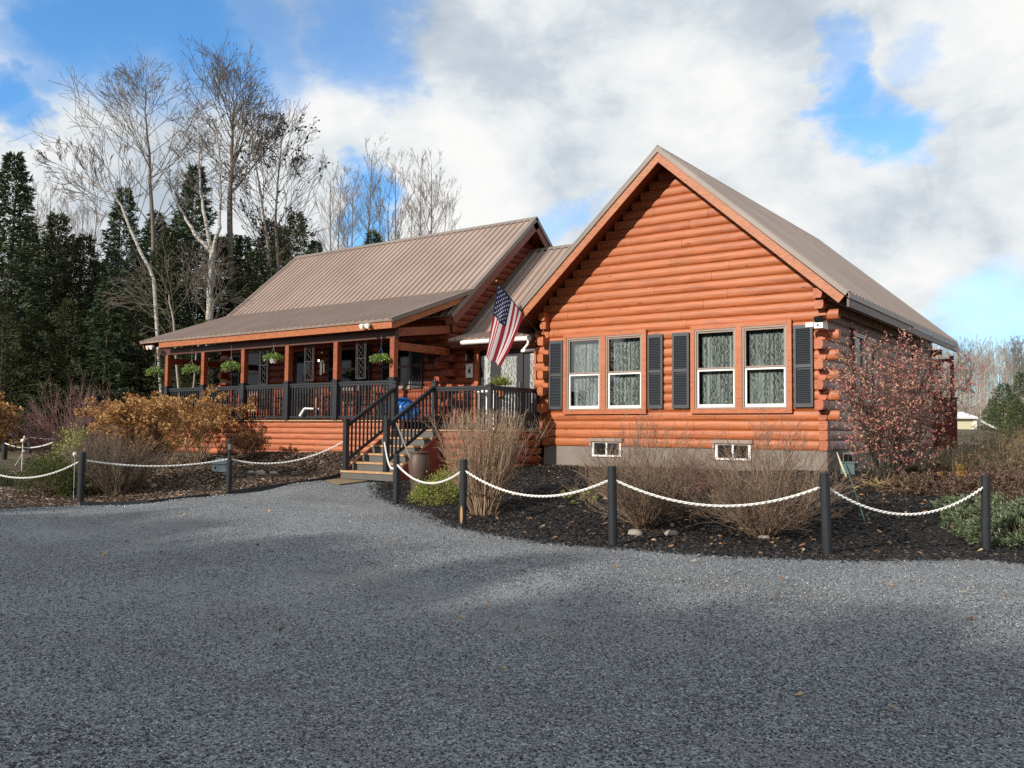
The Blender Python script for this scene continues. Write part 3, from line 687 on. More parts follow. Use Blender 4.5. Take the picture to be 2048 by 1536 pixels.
# breezeway
w = MB(); BY = .65
FB = Frame((0,BY,0), (1,0,0), (0,-1,0))
for k in range(2, 14):
    for s0, s1 in course_spans(-3.3, -.1, ZB+LH*k, [(-2.40,-.62,1.5,3.7)]): log(w, 0, BY+.03, -1, s0, s1, ZB+LH*k)
w.build('entry_wall', M['logx_porch_shade'], cabin)
g = MB(); FB.box(g, -2.50, -2.38, 1.64, 3.72, 0, .06); FB.box(g, -.66, -.60, 1.64, 3.72, 0, .06); FB.box(g, -2.38, -.66, 3.64, 3.73, 0, .062); g.build('door_casing', M['trim'], cabin)
g = MB(); FB.box(g, -2.37, -.67, 1.64, 3.63, -.10, -.04); dr = g.build('entry_door', M['black'], cabin); tag(dr, 'black entry door with curtained glass and sidelights')
for q0, q1 in ((-2.25,-2.05), (-.84,-.70)): g = MB(); FB.box(g, q0, q1, 2.3, 3.5, -.039, -.03); g.build('sidelight', M['lace'], dr)
g = MB(); FB.box(g, -1.98, -1.04, 1.68, 3.6, -.038, -.01)
leaf = g.build('door_leaf', M['black'], dr)
g = MB(); FB.box(g, -1.70, -1.22, 2.62, 3.45, -.009, -.004); FB.box(g, -1.70, -1.22, 1.95, 2.52, -.009, -.004); g.build('curtained_pane', M['lace'], dr)
g = MB(); g.tube([(-1.1,BY+.0,2.6),(-1.1,BY-.05,2.62),(-1.1,BY-.05,2.8),(-1.1,BY,2.82)], .01, 6); g.build('handle', M['silver'], dr)
rf = MB(); KY, KZ = 1.1, 4.15; RB = (4.2, 6.9)
roof_panel(rf, (-3.3, KY, KZ), (-.2, KY, KZ), (2.4, RB[0], RB[1]), (-3.3, RB[0], RB[1]), minor=False) if False else None
def bz_panel(x0, x1):
    roof_panel(rf, (x0, KY, KZ), (x1, KY, KZ), (x1, RB[0], RB[1]), (x0, RB[0], RB[1]))
bz_panel(-3.3, -.3)
# piece that runs into the valley of the right wing's roof
rf.add([(-.3,KY,KZ+.001),(.0,KY+.3,KZ+.265),(2.4,RB[0],RB[1]),(-.3,RB[0],RB[1])], [(0,1,2,3)])
for i in range(11):
    x = -.28+i*.229; y0 = KY+max(0,(x+.3)); 
    if y0 < 4.1: rf.bar((x, y0, KZ+PIT*(y0-KY)+.01), (x, RB[0], RB[1]+.01), .03, .022)
roof_panel(rf, (2.4, 2*RB[0]-KY, KZ), (-3.3, 2*RB[0]-KY, KZ), (-3.3, RB[0], RB[1]), (2.4, RB[0], RB[1]), minor=False)
roof_panel(rf, (-3.05, .2, 3.885), (-.25, .2, 3.885), (-.25, KY, KZ+.005), (-3.05, KY, KZ+.005))
roofB = rf.build('entry_roof', M['roof'], cabin)
t_ = MB()
for sy in (-1, 1):
    nrm = Vector((0, sy*PIT, 1)).normalized(); dn = Vector((0, sy, -PIT)).normalized(); A = Vector((-3.3, RB[0], RB[1]+.04)); B = Vector((2.3, RB[0], RB[1]+.04)); V = [A, B, B+dn*.15, A+dn*.15]; V += [p-nrm*.01 for p in V]
    t_.add(V, [(0,1,2,3),(7,6,5,4),(0,4,5,1),(1,5,6,2),(2,6,7,3),(3,7,4,0)])
t_.bar((-3.22, KY, KZ+.03), (-3.22, RB[0], RB[1]+.03), .10, .03, (0,-1,1)); t_.bar((-3.05, KY, KZ+.04), (-3.05, RB[0], RB[1]+.04), .02, .05, (0,-1,1))
t_.build('roof_trim', M['rooftrim'], roofB)
g = MB(); g.box(-3.0, -.3, .22, .26, 3.70, 3.86); g.box(-3.0, -.3, .27, BY, 3.68, 3.70); g.build('fascia', M['darkwood'], roofB)
g = MB(); g.tube([(-2.55,.13,3.80),(-.42,.13,3.80)], .055, 10); g.build('gutter', M['white'], cabin)
g = MB(); g.tube([(-.50,.13,3.75),(-.52,.13,3.66),(-.62,.10,3.54),(-.66,.08,3.50)], .035, 8); g.tube([(-.66,.08,3.50),(-.22,-.02,3.50)], .035, 8); g.build('downspout', M['white'], cabin)
# rear deck at the far right corner
q = H(1905, 780, 1, 10.8); g = MB(); g.box(q.x-.05, q.x+.05, 10.75, 10.85, 1.2, H(1905, 712, 1, 10.8).z); zt = H(1905, 716, 1, 10.8).z
g.box(q.x-.9, q.x-.05, 10.76, 10.84, zt-.12, zt-.02); zr = H(1905, 798, 1, 10.8).z; g.box(q.x-.9, q.x+.12, 10.70, 10.745, .9, zr)
g.box(q.x-.9, q.x+.16, 10.68, 10.86, zr, zr+.04)
rd = g.build('rear_deck', M['darkwood'], cabin)
SHADE_H = 17.4
M['twigpot'] = simple('dark_basket', (.05,.035,.025), .8)
M['whitestone'] = simple('white_cast_stone', (.62,.60,.55), .7, 0, .1, 9)
SKYHOLES = [(240,50,.0,.13,1.0),(400,75,.0,.11,1.0),(540,50,.0,.09,.8),(745,70,.0,.09,.85),(60,200,.0,.055,1.0),(100,265,.0,.04,.9),(1745,215,.0,.045,.9),(1770,300,.0,.060,.9),(1735,130,.0,.04,.6),(725,420,.01,.05,1.0),(1110,440,.0,.05,.55),(1990,665,.0,.07,.5),(1930,160,.0,.04,.35)]
# ================================================================== GROUND
edge_px = [(2120,1128),(2048,1124),(1960,1112),(1880,1115),(1760,1118),(1655,1116),(1540,1112),(1420,1108),(1300,1098),(1180,1090),(1060,1078),(985,1064),(930,1052),(880,1032),(840,1014),(800,1002),(775,990),(768,972),(776,956)]
right_edge = [G(*p) for p in edge_px]
left_px = [(690,950),(640,962),(560,974),(470,987),(400,995),(300,1006),(160,1012),(60,1016),(0,1020),(-90,1026)]
left_edge = [G(*p) for p in left_px]
A = [(p.x, p.y) for p in right_edge] + [(-1.5,-3.3),(-2.85,-3.3)] + [(p.x, p.y) for p in left_edge]
far = left_edge[-1]
drive = [(34,-9.5),(24,-6.2)] + A + [(far.x-8, far.y-2.2),(-40,-16),(-45,-45),(34,-45)]
bedR = [(p.x, p.y) for p in right_edge[::-1]] + [(10.9,-1.8),(9.6,.3),(8.2,1.6),(6.5,1.6),(6.42,.1),(.0,.1),(-.05,-1.8),(-1.35,-1.85),(-1.38,-3.3)]
bedL = [(p.x, p.y) for p in left_edge] + [(-17.5,-3.0),(-13.5,-.8),(-12.9,-1.5),(-3.0,-1.5),(-2.95,-3.3)]
def inside(P, poly):
    P = np.atleast_2d(P); x, y = P[:,0], P[:,1]; c = np.zeros(len(P), bool); n_ = len(poly); j = n_-1
    for i in range(n_):
        xi, yi = poly[i]; xj, yj = poly[j]
        with np.errstate(divide='ignore', invalid='ignore'): t = ((yi > y) != (yj > y)) & (x < (xj-xi)*(y-yi)/(yj-yi+1e-12)+xi)
        c ^= t; j = i
    return c
P2 = []; E2 = []
def dens(poly, s=.35):
    out = []
    for i in range(len(poly)):
        a, b = Vector(poly[i]), Vector(poly[(i+1) % len(poly)]); k = max(1, min(40, int((b-a).length/s)))
        out += [tuple(a.lerp(b, t/k)) for t in range(k)]
    return out
for poly in (drive, bedR, bedL):
    q = dens(poly); b = len(P2); P2 += q; E2 += [(b+i, b+(i+1) % len(q)) for i in range(len(q))]
for x in np.arange(-22, 20, .4):
    for y in np.arange(-14, 6, .4): P2.append((x+random.uniform(-.12,.12), y+random.uniform(-.12,.12)))
for x in np.arange(-60, 62, 2.5):
    for y in np.arange(-50, 62, 2.5):
        if not (-22 < x < 20 and -14 < y < 6): P2.append((x+random.uniform(-.6,.6), y+random.uniform(-.6,.6)))
for a in np.linspace(0, 2*math.pi, 40, endpoint=False):
    for r_ in (95, 150, 260, 600, 1500): P2.append((r_*math.cos(a), r_*math.sin(a)))
vo, _, fo, *_x = geometry.delaunay_2d_cdt([Vector(p) for p in P2], E2, [], 0, 1e-5)
VX = np.array([tuple(p) for p in vo]); Z = hts(VX)
rr = np.hypot(VX[:,0], VX[:,1]); Z = Z + np.clip((rr-60)/200, 0, 1)*1.5
FT = np.array([f for f in fo if len(f) == 3]); cen = VX[FT].mean(1)
iR, iL, iD = inside(cen, bedR), inside(cen, bedL), inside(cen, drive)
V3 = np.column_stack([VX, Z])
def region(name, mask, mat, kind='structure'):
    T = FT[mask]; u, inv = np.unique(T, return_inverse=True); F = inv.reshape(-1,3)
    o = mesh_obj(name, V3[u], F.astype(np.int32), mat, smooth=True)
    a = V3[u][F[:,0]]; b = V3[u][F[:,1]]; c = V3[u][F[:,2]]
    if np.cross(b-a, c-a)[:,2].mean() < 0: o.data.flip_normals()
    return tag(o, kind=kind)
region('gravel_driveway', iD & ~iR & ~iL, M['gravel']); region('mulch_bed', iR, M['mulch']); region('planting_bed', iL & ~iR, M['mulchb'])
region('ground', ~(iD | iR | iL), M['lawn'])
# scattered pieces -----------------------------------------------------
def scatter_pts(n_, poly, box, wfun=None):
    x0, x1, y0, y1 = box; P = np.column_stack([rng.uniform(x0, x1, n_), rng.uniform(y0, y1, n_)]); k = inside(P, poly)
    if wfun is not None: k &= rng.random(n_) < wfun(P)
    return P[k]
def rocks(name, P, smin, smax, mat, flat=.6, sink=.35, power=2.0):
    n_ = len(P); z = hts(P); s = smin+(smax-smin)*rng.random(n_)**power
    base = np.array([(1,0,0),(0,1,0),(-1,0,0),(0,-1,0),(0,0,1),(0,0,-1),(.6,.6,.55),(-.6,-.55,.5)])[:6]
    F0 = np.array([(0,1,4),(1,2,4),(2,3,4),(3,0,4),(1,0,5),(2,1,5),(3,2,5),(0,3,5)])
    V = base[None]*(1+rng.uniform(-.35,.35,(n_,6,1)))*s[:,None,None]*np.array([1,.8,flat])[None,None]
    V = V + rng.uniform(-.2,.2,(n_,6,3))*s[:,None,None]
    a = rng.uniform(0, 2*np.pi, n_); c_, s_ = np.cos(a), np.sin(a); X = V[...,0]*c_[:,None]-V[...,1]*s_[:,None]; Y = V[...,0]*s_[:,None]+V[...,1]*c_[:,None]
    t = rng.uniform(-.4,.4,n_)[:,None]; Zv = V[...,2]+X*t*.5
    V = np.stack([X+P[:,0,None], Y+P[:,1,None], Zv+z[:,None]+s[:,None]*flat*sink], -1).reshape(-1,3)
    F = (F0[None]+np.arange(n_)[:,None,None]*6).reshape(-1,3)
    return tag(mesh_obj(name, V, F.astype(np.int32), mat), kind='stuff')
dcam = lambda P: np.hypot(P[:,0]-CX, P[:,1]-CY)
P = scatter_pts(1700000, drive, (-10, 18, -17, -2.5), lambda P: np.clip(1.0*(6.0/np.maximum(dcam(P),4.0))**2.2, 0, 1)*(dcam(P) > 3.6)*np.clip((58-np.abs(np.degrees(np.arctan2(-(P[:,0]-CX), P[:,1]-CY))-math.degrees(YAW)))/24, 0, 1))
rocks('loose_gravel', P, .004, .011, M['stones'])
def chips(name, P, L0, L1, W0, W1, mat, lift=.0, tilt=.35, th=.006):
    n_ = len(P); z = hts(P)+rng.uniform(0,.02,n_)+lift; L = rng.uniform(L0,L1,n_); W_ = rng.uniform(W0,W1,n_)
    a = rng.uniform(0,2*np.pi,n_); ty, tx = rng.uniform(-tilt,tilt,n_), rng.uniform(-tilt,tilt,n_)
    u = np.stack([np.cos(a), np.sin(a), ty], -1)*L[:,None]/2; v_ = np.stack([-np.sin(a), np.cos(a), tx], -1)*W_[:,None]/2
    c_ = np.column_stack([P, z]); up = np.array([0,0,th])
    V = np.stack([c_-u-v_*.6, c_+u*.9-v_, c_+u+v_*.7, c_-u*.85+v_, c_+up-u*.1+v_*.1], 1).reshape(-1,3)
    F0 = np.array([(0,1,4),(1,2,4),(2,3,4),(3,0,4)]); F = (F0[None]+np.arange(n_)[:,None,None]*5).reshape(-1,3)
    return tag(mesh_obj(name, V, F.astype(np.int32), mat), kind='stuff')
chips('mulch_chips', scatter_pts(130000, bedR, (-3, 16, -9, 2)), .025, .085, .012, .03, M['chipblack'], .004, .5, .012)
P = scatter_pts(100000, bedL, (-20, -2, -10, 0)); chips('bark_chips', P, .03, .10, .015, .045, M['chipbrown'], .004, .5, .014)
# black chips spill over the edge of the gravel, and gravel over the bed
ev = np.array([(p.x,p.y) for p in right_edge]); seg = rng.integers(0, len(ev)-1, 9000); t = rng.random(9000)[:,None]; Pe = ev[seg]*(1-t)+ev[seg+1]*t + rng.normal(0,.15,(9000,2)); chips('mulch_chips', Pe, .02,.06,.01,.025, M['chipblack'], .004, .5, .01)
Pe = ev[seg]*(1-t)+ev[seg+1]*t + rng.normal(0,.13,(9000,2)); rocks('loose_gravel', Pe[:7000], .005, .015, M['stones'])
ev = np.array([(p.x,p.y) for p in left_edge]); seg = rng.integers(0, len(ev)-1, 6000); t = rng.random(6000)[:,None]; Pe = ev[seg]*(1-t)+ev[seg+1]*t + rng.normal(0,.15,(6000,2)); rocks('loose_gravel', Pe, .008, .022, M['stones'])
leafP = np.concatenate([scatter_pts(850, bedR, (-3,16,-9,2)), scatter_pts(2600, bedL, (-20,-2,-10,0))]); chips('fallen_leaves', leafP, .05,.10,.03,.06, M['fallen'], .012, .6, .015)
P = np.array([(G(px,py).x, G(px,py).y) for px,py in [(1690,1424),(1240,1062),(1190,1010),(980,1000)]]); 
rocks('loose_gravel', scatter_pts(900, drive, (-10,16,-15,-3)), .010, .024, M['stones']); P = scatter_pts(90, drive, (-6,14,-13,-4)); chips('fallen_leaves', P, .03,.06,.02,.035, M['fallen'], .012, .6, .015)
# river stones as single things
def stone(px, py, r, label, grp='stones lying in the beds'):
    p = G(px, py); g = MB(); g.blob((p.x, p.y, p.z+r*.25), (r, r*.75, r*.5), 8, .14); o = g.build('stone', M['stonepale'], origin=p, smooth=True)
    tag(o, label, 'stone', grp)
M['stonepale'] = simple('pale_stone', (.27,.245,.21), .85, 0, .25, 9)
M['stonegrey'] = simple('grey_stone', (.25,.24,.23), .9, 0, .25, 9)
stone(1528, 1080, .09, 'pale rounded stone at the foot of the bare shrub nearest the rightmost window')
stone(1270, 1072, .12, 'flat grey stone under the bare shrub below the first basement window')
stone(1343, 1071, .10, 'pale stone just beside the bare shrub with the flat grey stone')
stone(502, 948, .10, 'small white stone behind the lamp post at the planting bed')
stone(520, 951, .16, 'long pale stone lying between the lamp post and the porch stairs')
stone(548, 950, .12, 'grey stone nearest the stairs in the row behind the drooping chain')
stone(305, 975, .12, 'rounded stone by the foot of the grey clipped shrub')
# edging
for pts, lab in (([(690,950),(640,962),(560,974),(455,989)], 'black landscape edging strip running from the stairs to the lamp post'), ([(420,994),(300,1007),(205,1011),(160,1012)], 'black landscape edging strip beside the grey clipped shrub')):
    q = [G(*p) for p in pts]; g = MB()
    for a, b in zip(q, q[1:]): g.bar(a+Vector((0,0,.02)), b+Vector((0,0,.02)), .025, .09)
    tag(g.build('lawn_edging', M['black'], origin=q[0]), lab, 'edging', 'black edging strips')
# ================================================================== FENCE POSTS AND CHAINS
M['postblack'] = simple('black_fence_post', (.016,.019,.024), .62, 0, .55, 14, .35, .5, .006)
M['chain'] = simple('white_plastic_chain', (.80,.80,.78), .4, 0, .05, 9)
posts = {}
def fpost(key, px, top, bot, label, r=.055, lean=(0,0)):
    p = G(px, bot) if not isinstance(bot, Vector) else bot
    h = H_at(px, top, p) - p.z
    g = MB(); t = Vector((lean[0]*h, lean[1]*h, h)); up = Vector((0,0,1))
    g.tube([p-up*.15, p+t*.25, p+t*.6, p+t*.985, p+t], [r*1.03, r*1.02, r, r*.97, r*.86], 14)
    o = g.build('fence_post', M['postblack'], origin=p, smooth=False); tag(o, label, 'post', 'black round fence posts'); posts[key] = (p, p+t)
    g = MB(); c = p+t*.84; e = (_r*1.0); hk = [c+_r*sg*(r+.012)+Vector((0,0,.014*math.sin(k*.785)))+_r*sg*.014*math.cos(k*.785) for sg in (1,) for k in range(9)]; g.tube(hk, .004, 5); g.tube([c+_r*-(r+.012)+Vector((0,0,.014*math.sin(k*.785)))-_r*.014*math.cos(k*.785) for k in range(9)], .004, 5); g.build('eye_hooks', M['iron'], o); return o
def H_at(px, py, p):
    d = ray(px, py); s = ((p.x-CX)*d.x+(p.y-CY)*d.y)/(d.x**2+d.y**2); return CZ+d.z*s
fpost('a', 1972, 950, 1102, 'black round post at the right end of the white chain, by the creeping juniper', lean=(.012,.01))
fpost('b', 1655, 945, 1110, 'black round post in front of the house corner, tallest in the picture', r=.058, lean=(-.03,0))
fpost('c', 1226, 932, 1092, 'black round post between the two spreading bare shrubs and the clipped one', r=.056, lean=(-.02,0))
fpost('d', 925, 918, 1052, 'black round post in front of the tall clipped bare shrub, bare wood at its foot', lean=(.008,0))
fpost('e', 792, 908, 1008, 'black round post standing between the stairs and the yellow green shrub', r=.055)
fpost('g', 160, 904, 1008, 'black round post between the dark juniper and the grey clipped shrub', r=.06, lean=(.03,0))
p8 = D(58, 925, 27.5); p8.z = hz(p8.x, p8.y); p9 = D(8, 925, 25.0); p9.z = hz(p9.x, p9.y)
p10 = D(-70, 1000, 17.0); p10.z = hz(p10.x, p10.y)
fpost('h', 58, 868, p8, 'distant black post on the lawn behind the bird statue', r=.07); fpost('i', 8, 878, p9, 'distant black post at the far left edge of the picture', r=.075); fpost('j', -70, 905, p10, 'black round post beyond the left edge of the picture')
p, t = posts['d']; g = MB(); P = []
for k in range(12): a = 2*math.pi*k/12; th = -1.2+.32*math.cos(a); P.append((p.x+.062*math.cos(th), p.y+.062*math.sin(th), p.z+.17+.13*math.sin(a)))
g.add(P, [tuple(range(12))]); dpost = [o for o in COL.objects if o.get('label') and 'bare wood at its foot' in o['label']][0]; wn = g.build('worn_patch', simple('bare_wood', (.42,.25,.11), .8), dpost)
def links(mb, pts, L=.05, wd=.019, r=.0062):
    path = [Vector(p) for p in pts]; tot = sum((b-a).length for a, b in zip(path, path[1:])); step = L*.70; k = int(tot/step); d = 0; i = 0; acc = 0; alt = 0
    for j in range(k+1):
        s = j*step
        while i < len(path)-2 and acc+(path[i+1]-path[i]).length < s: acc += (path[i+1]-path[i]).length; i += 1
        t = (s-acc)/max(1e-6, (path[i+1]-path[i]).length); c = path[i].lerp(path[i+1], min(1, t)); dr = (path[i+1]-path[i]).normalized()
        x, y = basis(dr); q = (x*math.cos(.8)+y*math.sin(.8)) if j % 2 else (y*math.cos(.8)-x*math.sin(.8))
        ring = []
        for a in range(8):
            an = 2*math.pi*a/8; ring.append(c+dr*(L/2-r)*math.cos(an)+q*(wd-r)*math.sin(an))
        nn = q.cross(dr); b = len(mb.v)
        for a in range(8):
            rad = (ring[a]-c); rad = rad.normalized()
            for m_ in range(4):
                an = math.pi/2*m_+.78; mb.v.append(tuple(ring[a]+(rad*math.cos(an)+nn*math.sin(an))*r*1.3))
        for a in range(8):
            for m_ in range(4): mb.f.append((b+a*4+m_, b+((a+1)%8)*4+m_, b+((a+1)%8)*4+(m_+1)%4, b+a*4+(m_+1)%4)); mb.m.append(0)
def chain(a, b, low, label, rope=False, r=.012):
    """a, b points; low: height of the lowest point"""
    a, b = Vector(a), Vector(b); n_ = 40; pts = []
    # parabola through a, b with lowest z
    s0 = math.sqrt(max(1e-4, a.z-low)); s1 = math.sqrt(max(1e-4, b.z-low)); u0 = s0/(s0+s1)
    for i in range(n_+1):
        t = i/n_; p = a.lerp(b, t); x = (t-u0); kk = (a.z-low)/(u0*u0) if u0 > 1e-4 else 0; p.z = low + kk*x*x; pts.append(p)
    g = MB()
    if rope: g.tube(pts, r, 6)
    else: links(g, pts)
    o = g.build('chain', M['chain'], origin=a); tag(o, label, 'chain', 'white chains hung between the black posts'); return pts
def lowz(px, py, a, b, t=.5):
    p = a.lerp(b, t); return H_at(px, py, p)
def at_post(k, f=.84, side=0): p, t = posts[k]; return p.lerp(t, f)
A_, B_, C_, D_, E_ = (at_post(k, f) for k, f in (('a',.86),('b',.84),('c',.84),('d',.84),('e',.80)))
chain(B_, A_, lowz(1820,1029,B_,A_), 'white link chain hanging between the two rightmost posts')
chain(C_, B_, lowz(1480,1013,C_,B_,.6), 'white link chain crossing both spreading bare shrubs')
chain(D_, C_, lowz(1080,993,D_,C_,.55), 'white link chain from the clipped shrub to the post of the first basement window')
chain(E_, D_, lowz(862,966,E_,D_), 'short white link chain in front of the yellow green shrub')
nr = Vector((NR0[0], NR0[1]-.06, 1.35)); chain(nr, E_, E_.z-.12, 'short white chain from the right stair railing post down to the nearest fence post')
# lamp post
p = G(457, 985); h = H_at(457, 873, p)-p.z
lp = empty('lamp_post', p, 'black garden lamp post with a small glass lantern on top, at the planting bed edge', 'lamp')
posts['f'] = (p, p+Vector((0,0,h*.8)))
g = MB(); g.lathe(p, [(.06,-.1),(.055,h*.55),(.045,h*.6),(.05,h*.62),(.035,h*.64),(.035,h*.74),(.05,h*.76)], 12); g.build('post', M['postblack'], lp)
g = MB(); g.lathe(p, [(.035,h*.765),(.045,h*.88)], 6); g.build('lantern_glass', simple('frosted_glass', (.22,.22,.20), .3), lp)
g = MB(); g.lathe(p, [(.065,h*.88),(.03,h*.95),(.012,h*.97),(.006,h)], 6)
for k in range(4): a = k*math.pi/2; g.tube([p+Vector((.047*math.cos(a),.047*math.sin(a),h*.76)), p+Vector((.052*math.cos(a),.052*math.sin(a),h*.885))], .005, 4)
g.build('lantern_cap', M['iron'], lp)
F_ = p+Vector((0,0,h*.60)); G_ = at_post('g', .85)
nl = Vector((NL0[0]-.06, NL0[1], 1.36)); chain(F_, nl, lowz(520,927,F_,nl,.35), 'white chain rope from the lamp post up to the left stair railing post')
chain(G_, F_, lowz(330,932,G_,F_,.6), 'white chain rope in front of the dry hydrangea')
chain(at_post('j',.8), G_, lowz(15,956,at_post('j',.8),G_,.45), 'white chain rope leaving the picture at the left, over the dark juniper')
chain(at_post('i',.82), at_post('h',.86), at_post('i',.82).z-.02, 'white chain between the two distant posts')
pz = D(105, 905, 21.0); pz.z = H_at(105, 885, pz); chain(at_post('i',.80), pz, H_at(60,896,at_post('i').lerp(pz,.5)), 'second white chain drooping under the bird statue')
pz2 = D(112, 885, 26.0); pz2.z = H_at(112, 878, pz2); chain(at_post('h',.86), pz2, pz2.z-.01, 'white chain going from the farthest post into the yellow shrub')
# ================================================================== PLANTS
class Tubes:
    """many thin tapered branches, fast"""
    def __init__(s, n=3): s.P = []; s.n = n; s.b = 0; s.V = []; s.F = []
    def add(s, pts, r0, r1):
        k = len(pts); n_ = s.n
        P = np.array([tuple(p) for p in pts]); T = np.gradient(P, axis=0); T /= np.linalg.norm(T, axis=1)[:,None]+1e-9
        a = np.array([0,0,1.]) if abs(T[0,2]) < .9 else np.array([1.,0,0]); X = np.cross(T, a); X /= np.linalg.norm(X, axis=1)[:,None]+1e-9; Y = np.cross(T, X)
        R_ = np.linspace(r0, r1, k)[:,None]
        ring = [P+(X*math.cos(2*math.pi*i/n_)+Y*math.sin(2*math.pi*i/n_))*R_ for i in range(n_)]
        s.V.append(np.stack(ring, 1).reshape(-1,3)); b = s.b
        i = np.arange(k-1)[:,None]*n_; j = np.arange(n_)[None]; jn = (j+1) % n_
        s.F.append(np.stack([b+i+j, b+i+jn, b+i+n_+jn, b+i+n_+j], -1).reshape(-1,4)); s.b += k*n_
    def build(s, name, mat, parent=None, **k):
        return mesh_obj(name, np.concatenate(s.V), np.concatenate(s.F).astype(np.int32), mat, parent, **k)
def rv(s=1): return Vector((random.gauss(0,s), random.gauss(0,s), random.gauss(0,s)))
def bend(p, d, L, k=4, wig=.12, up=0.0):
    pts = [p.copy()]; d = d.normalized()
    for i in range(k):
        d = (d+rv(wig)+Vector((0,0,up))).normalized(); p = p+d*(L/k); pts.append(p.copy())
    return pts, d
class Leaves:
    def __init__(s): s.c = []; s.d = []; s.s = []
    def add(s, c, d, size): s.c.append(tuple(c)); s.d.append(tuple(d)); s.s.append(size)
    def build(s, name, mat, parent=None, asp=.5, fold=.25, droop=0, **k):
        C = np.array(s.c); Dn = np.array(s.d)+rng.normal(0,.25,(len(s.c),3)); Dn /= np.linalg.norm(Dn, axis=1)[:,None]; S = np.array(s.s)[:,None]
        A = rng.normal(0,1,(len(C),3)); X = np.cross(Dn, A); X /= np.linalg.norm(X, axis=1)[:,None]+1e-9; Nn_ = np.cross(Dn, X)
        V = np.stack([C, C+Dn*S*.5+X*S*asp*.5, C+Dn*S+Nn_*S*fold*.5, C+Dn*S*.5-X*S*asp*.5], 1).reshape(-1,3)
        F = np.array([[0,1,2,3]])+np.arange(len(C))[:,None]*4
        return mesh_obj(name, V, F.astype(np.int32), mat, parent, **k)
# ---- shrubs ------------------------------------------------------------
def bare_shrub(name, p, h, spread, nst, label, mat, base_r=.08, subs=6, r=.006, clip=None, group=None, cat='shrub', lev2=3, up=.04, twl=.35, straight=.13, parts='stems', leaf=None, leafmat_=None, leafsize=.04):
    root = empty(name, p, label, cat, group); T = Tubes(3); LV = Leaves()
    def put(pts, a, b):
        if clip is not None: pts = [q for q in pts if q.z < clip + .03*math.sin(q.x*37)*1.0]
        if len(pts) > 1: T.add(pts, a, b)
    for i in range(nst):
        a = random.uniform(0, 2*math.pi); tl = random.random()**.6*spread
        d = Vector((math.cos(a)*tl, math.sin(a)*tl, 1)).normalized(); q = p+Vector((math.cos(a), math.sin(a), 0))*base_r*random.random()**.5
        L = h*random.uniform(.75, 1.08)*(1/(1+.25*tl)); pts, d2 = bend(q, d, L, 6, straight, up); put(pts, r*random.uniform(.8,1.4), r*.35)
        for j in range(subs):
            t = random.uniform(.2, .95); k = int(t*6); b = pts[k].lerp(pts[min(6,k+1)], t*6-k); dd = ((pts[min(6,k+1)]-pts[max(0,k-1)]).normalized()+rv(.33)+Vector((0,0,.12))).normalized()
            p2, d3 = bend(b, dd, L*twl*random.uniform(.5,1.1), 4, straight*1.3, up); put(p2, r*.6, r*.25)
            if leaf and random.random() < leaf: LV.add(p2[-1], d3, leafsize*random.uniform(.6,1.2))
            for m_ in range(lev2):
                b2 = p2[random.randint(1,3)]; p3, d4 = bend(b2, (dd+rv(.5)).normalized(), L*twl*.45*random.uniform(.4,1), 3, straight*1.3, up); put(p3, r*.4, r*.2)
                if leaf and random.random() < leaf: LV.add(p3[-1], d4, leafsize*random.uniform(.6,1.2))
    T.build(parts, mat, root)
    if LV.c: LV.build('leaves', leafmat_, root)
    return root
def pix_h(p, py): return H_at_xy(p, py)-p.z
def H_at_xy(p, py):   # height at which pixel row py passes above ground point p
    # column of p
    d = p-EYE; z = d.dot(_f); x = 1024+FPX*d.dot(_r)/z
    return H_at(x, py, p)
pA = G(1293, 1058); bare_shrub('bare_shrub', pA, 1.6, 1.45, 165, 'spreading bare brown shrub below the first basement window, with a dried collar at its foot', M['twig_brown'], .10, 8, .0052, group='round bare shrubs in the black mulch')
pB = G(1527, 1076); bare_shrub('bare_shrub', pB, 1.62, 1.5, 155, 'spreading bare brown shrub in front of the second basement window', M['twig_brown'], .08, 8, .0052, group='round bare shrubs in the black mulch')
pC = G(1395, 985); bare_shrub('red_shrub', pC, .72, .9, 60, 'small dark red twiggy shrub between the two spreading bare shrubs', M['twig_red'], .12, 5, .0045)
pD = G(968, 1030); bare_shrub('clipped_shrub', pD, 1.72, .48, 200, 'tall bare tan shrub clipped flat on top, behind the post with a worn foot', M['twig_tan'], .20, 5, .0062, clip=pD.z+pix_h(pD, 815), lev2=2, up=.05, twl=.3, straight=.07)
pE = G(236, 990); bare_shrub('clipped_shrub', pE, 1.42, .95, 280, 'grey brown bare clipped shrub between the dark juniper and the lamp post', M['twig_grey'], .22, 6, .0055, lev2=2, up=.04, twl=.3, clip=pE.z+pix_h(pE, 845))
pF = D(150, 885, 24); pF.z = hz(pF.x, pF.y); bare_shrub('purple_shrub', pF, 2.35, 1.6, 140, 'large purple brown bare shrub in front of the dark spruces', M['twig_purple'], .25, 7, .008, lev2=3, twl=.33, straight=.08, up=.0)
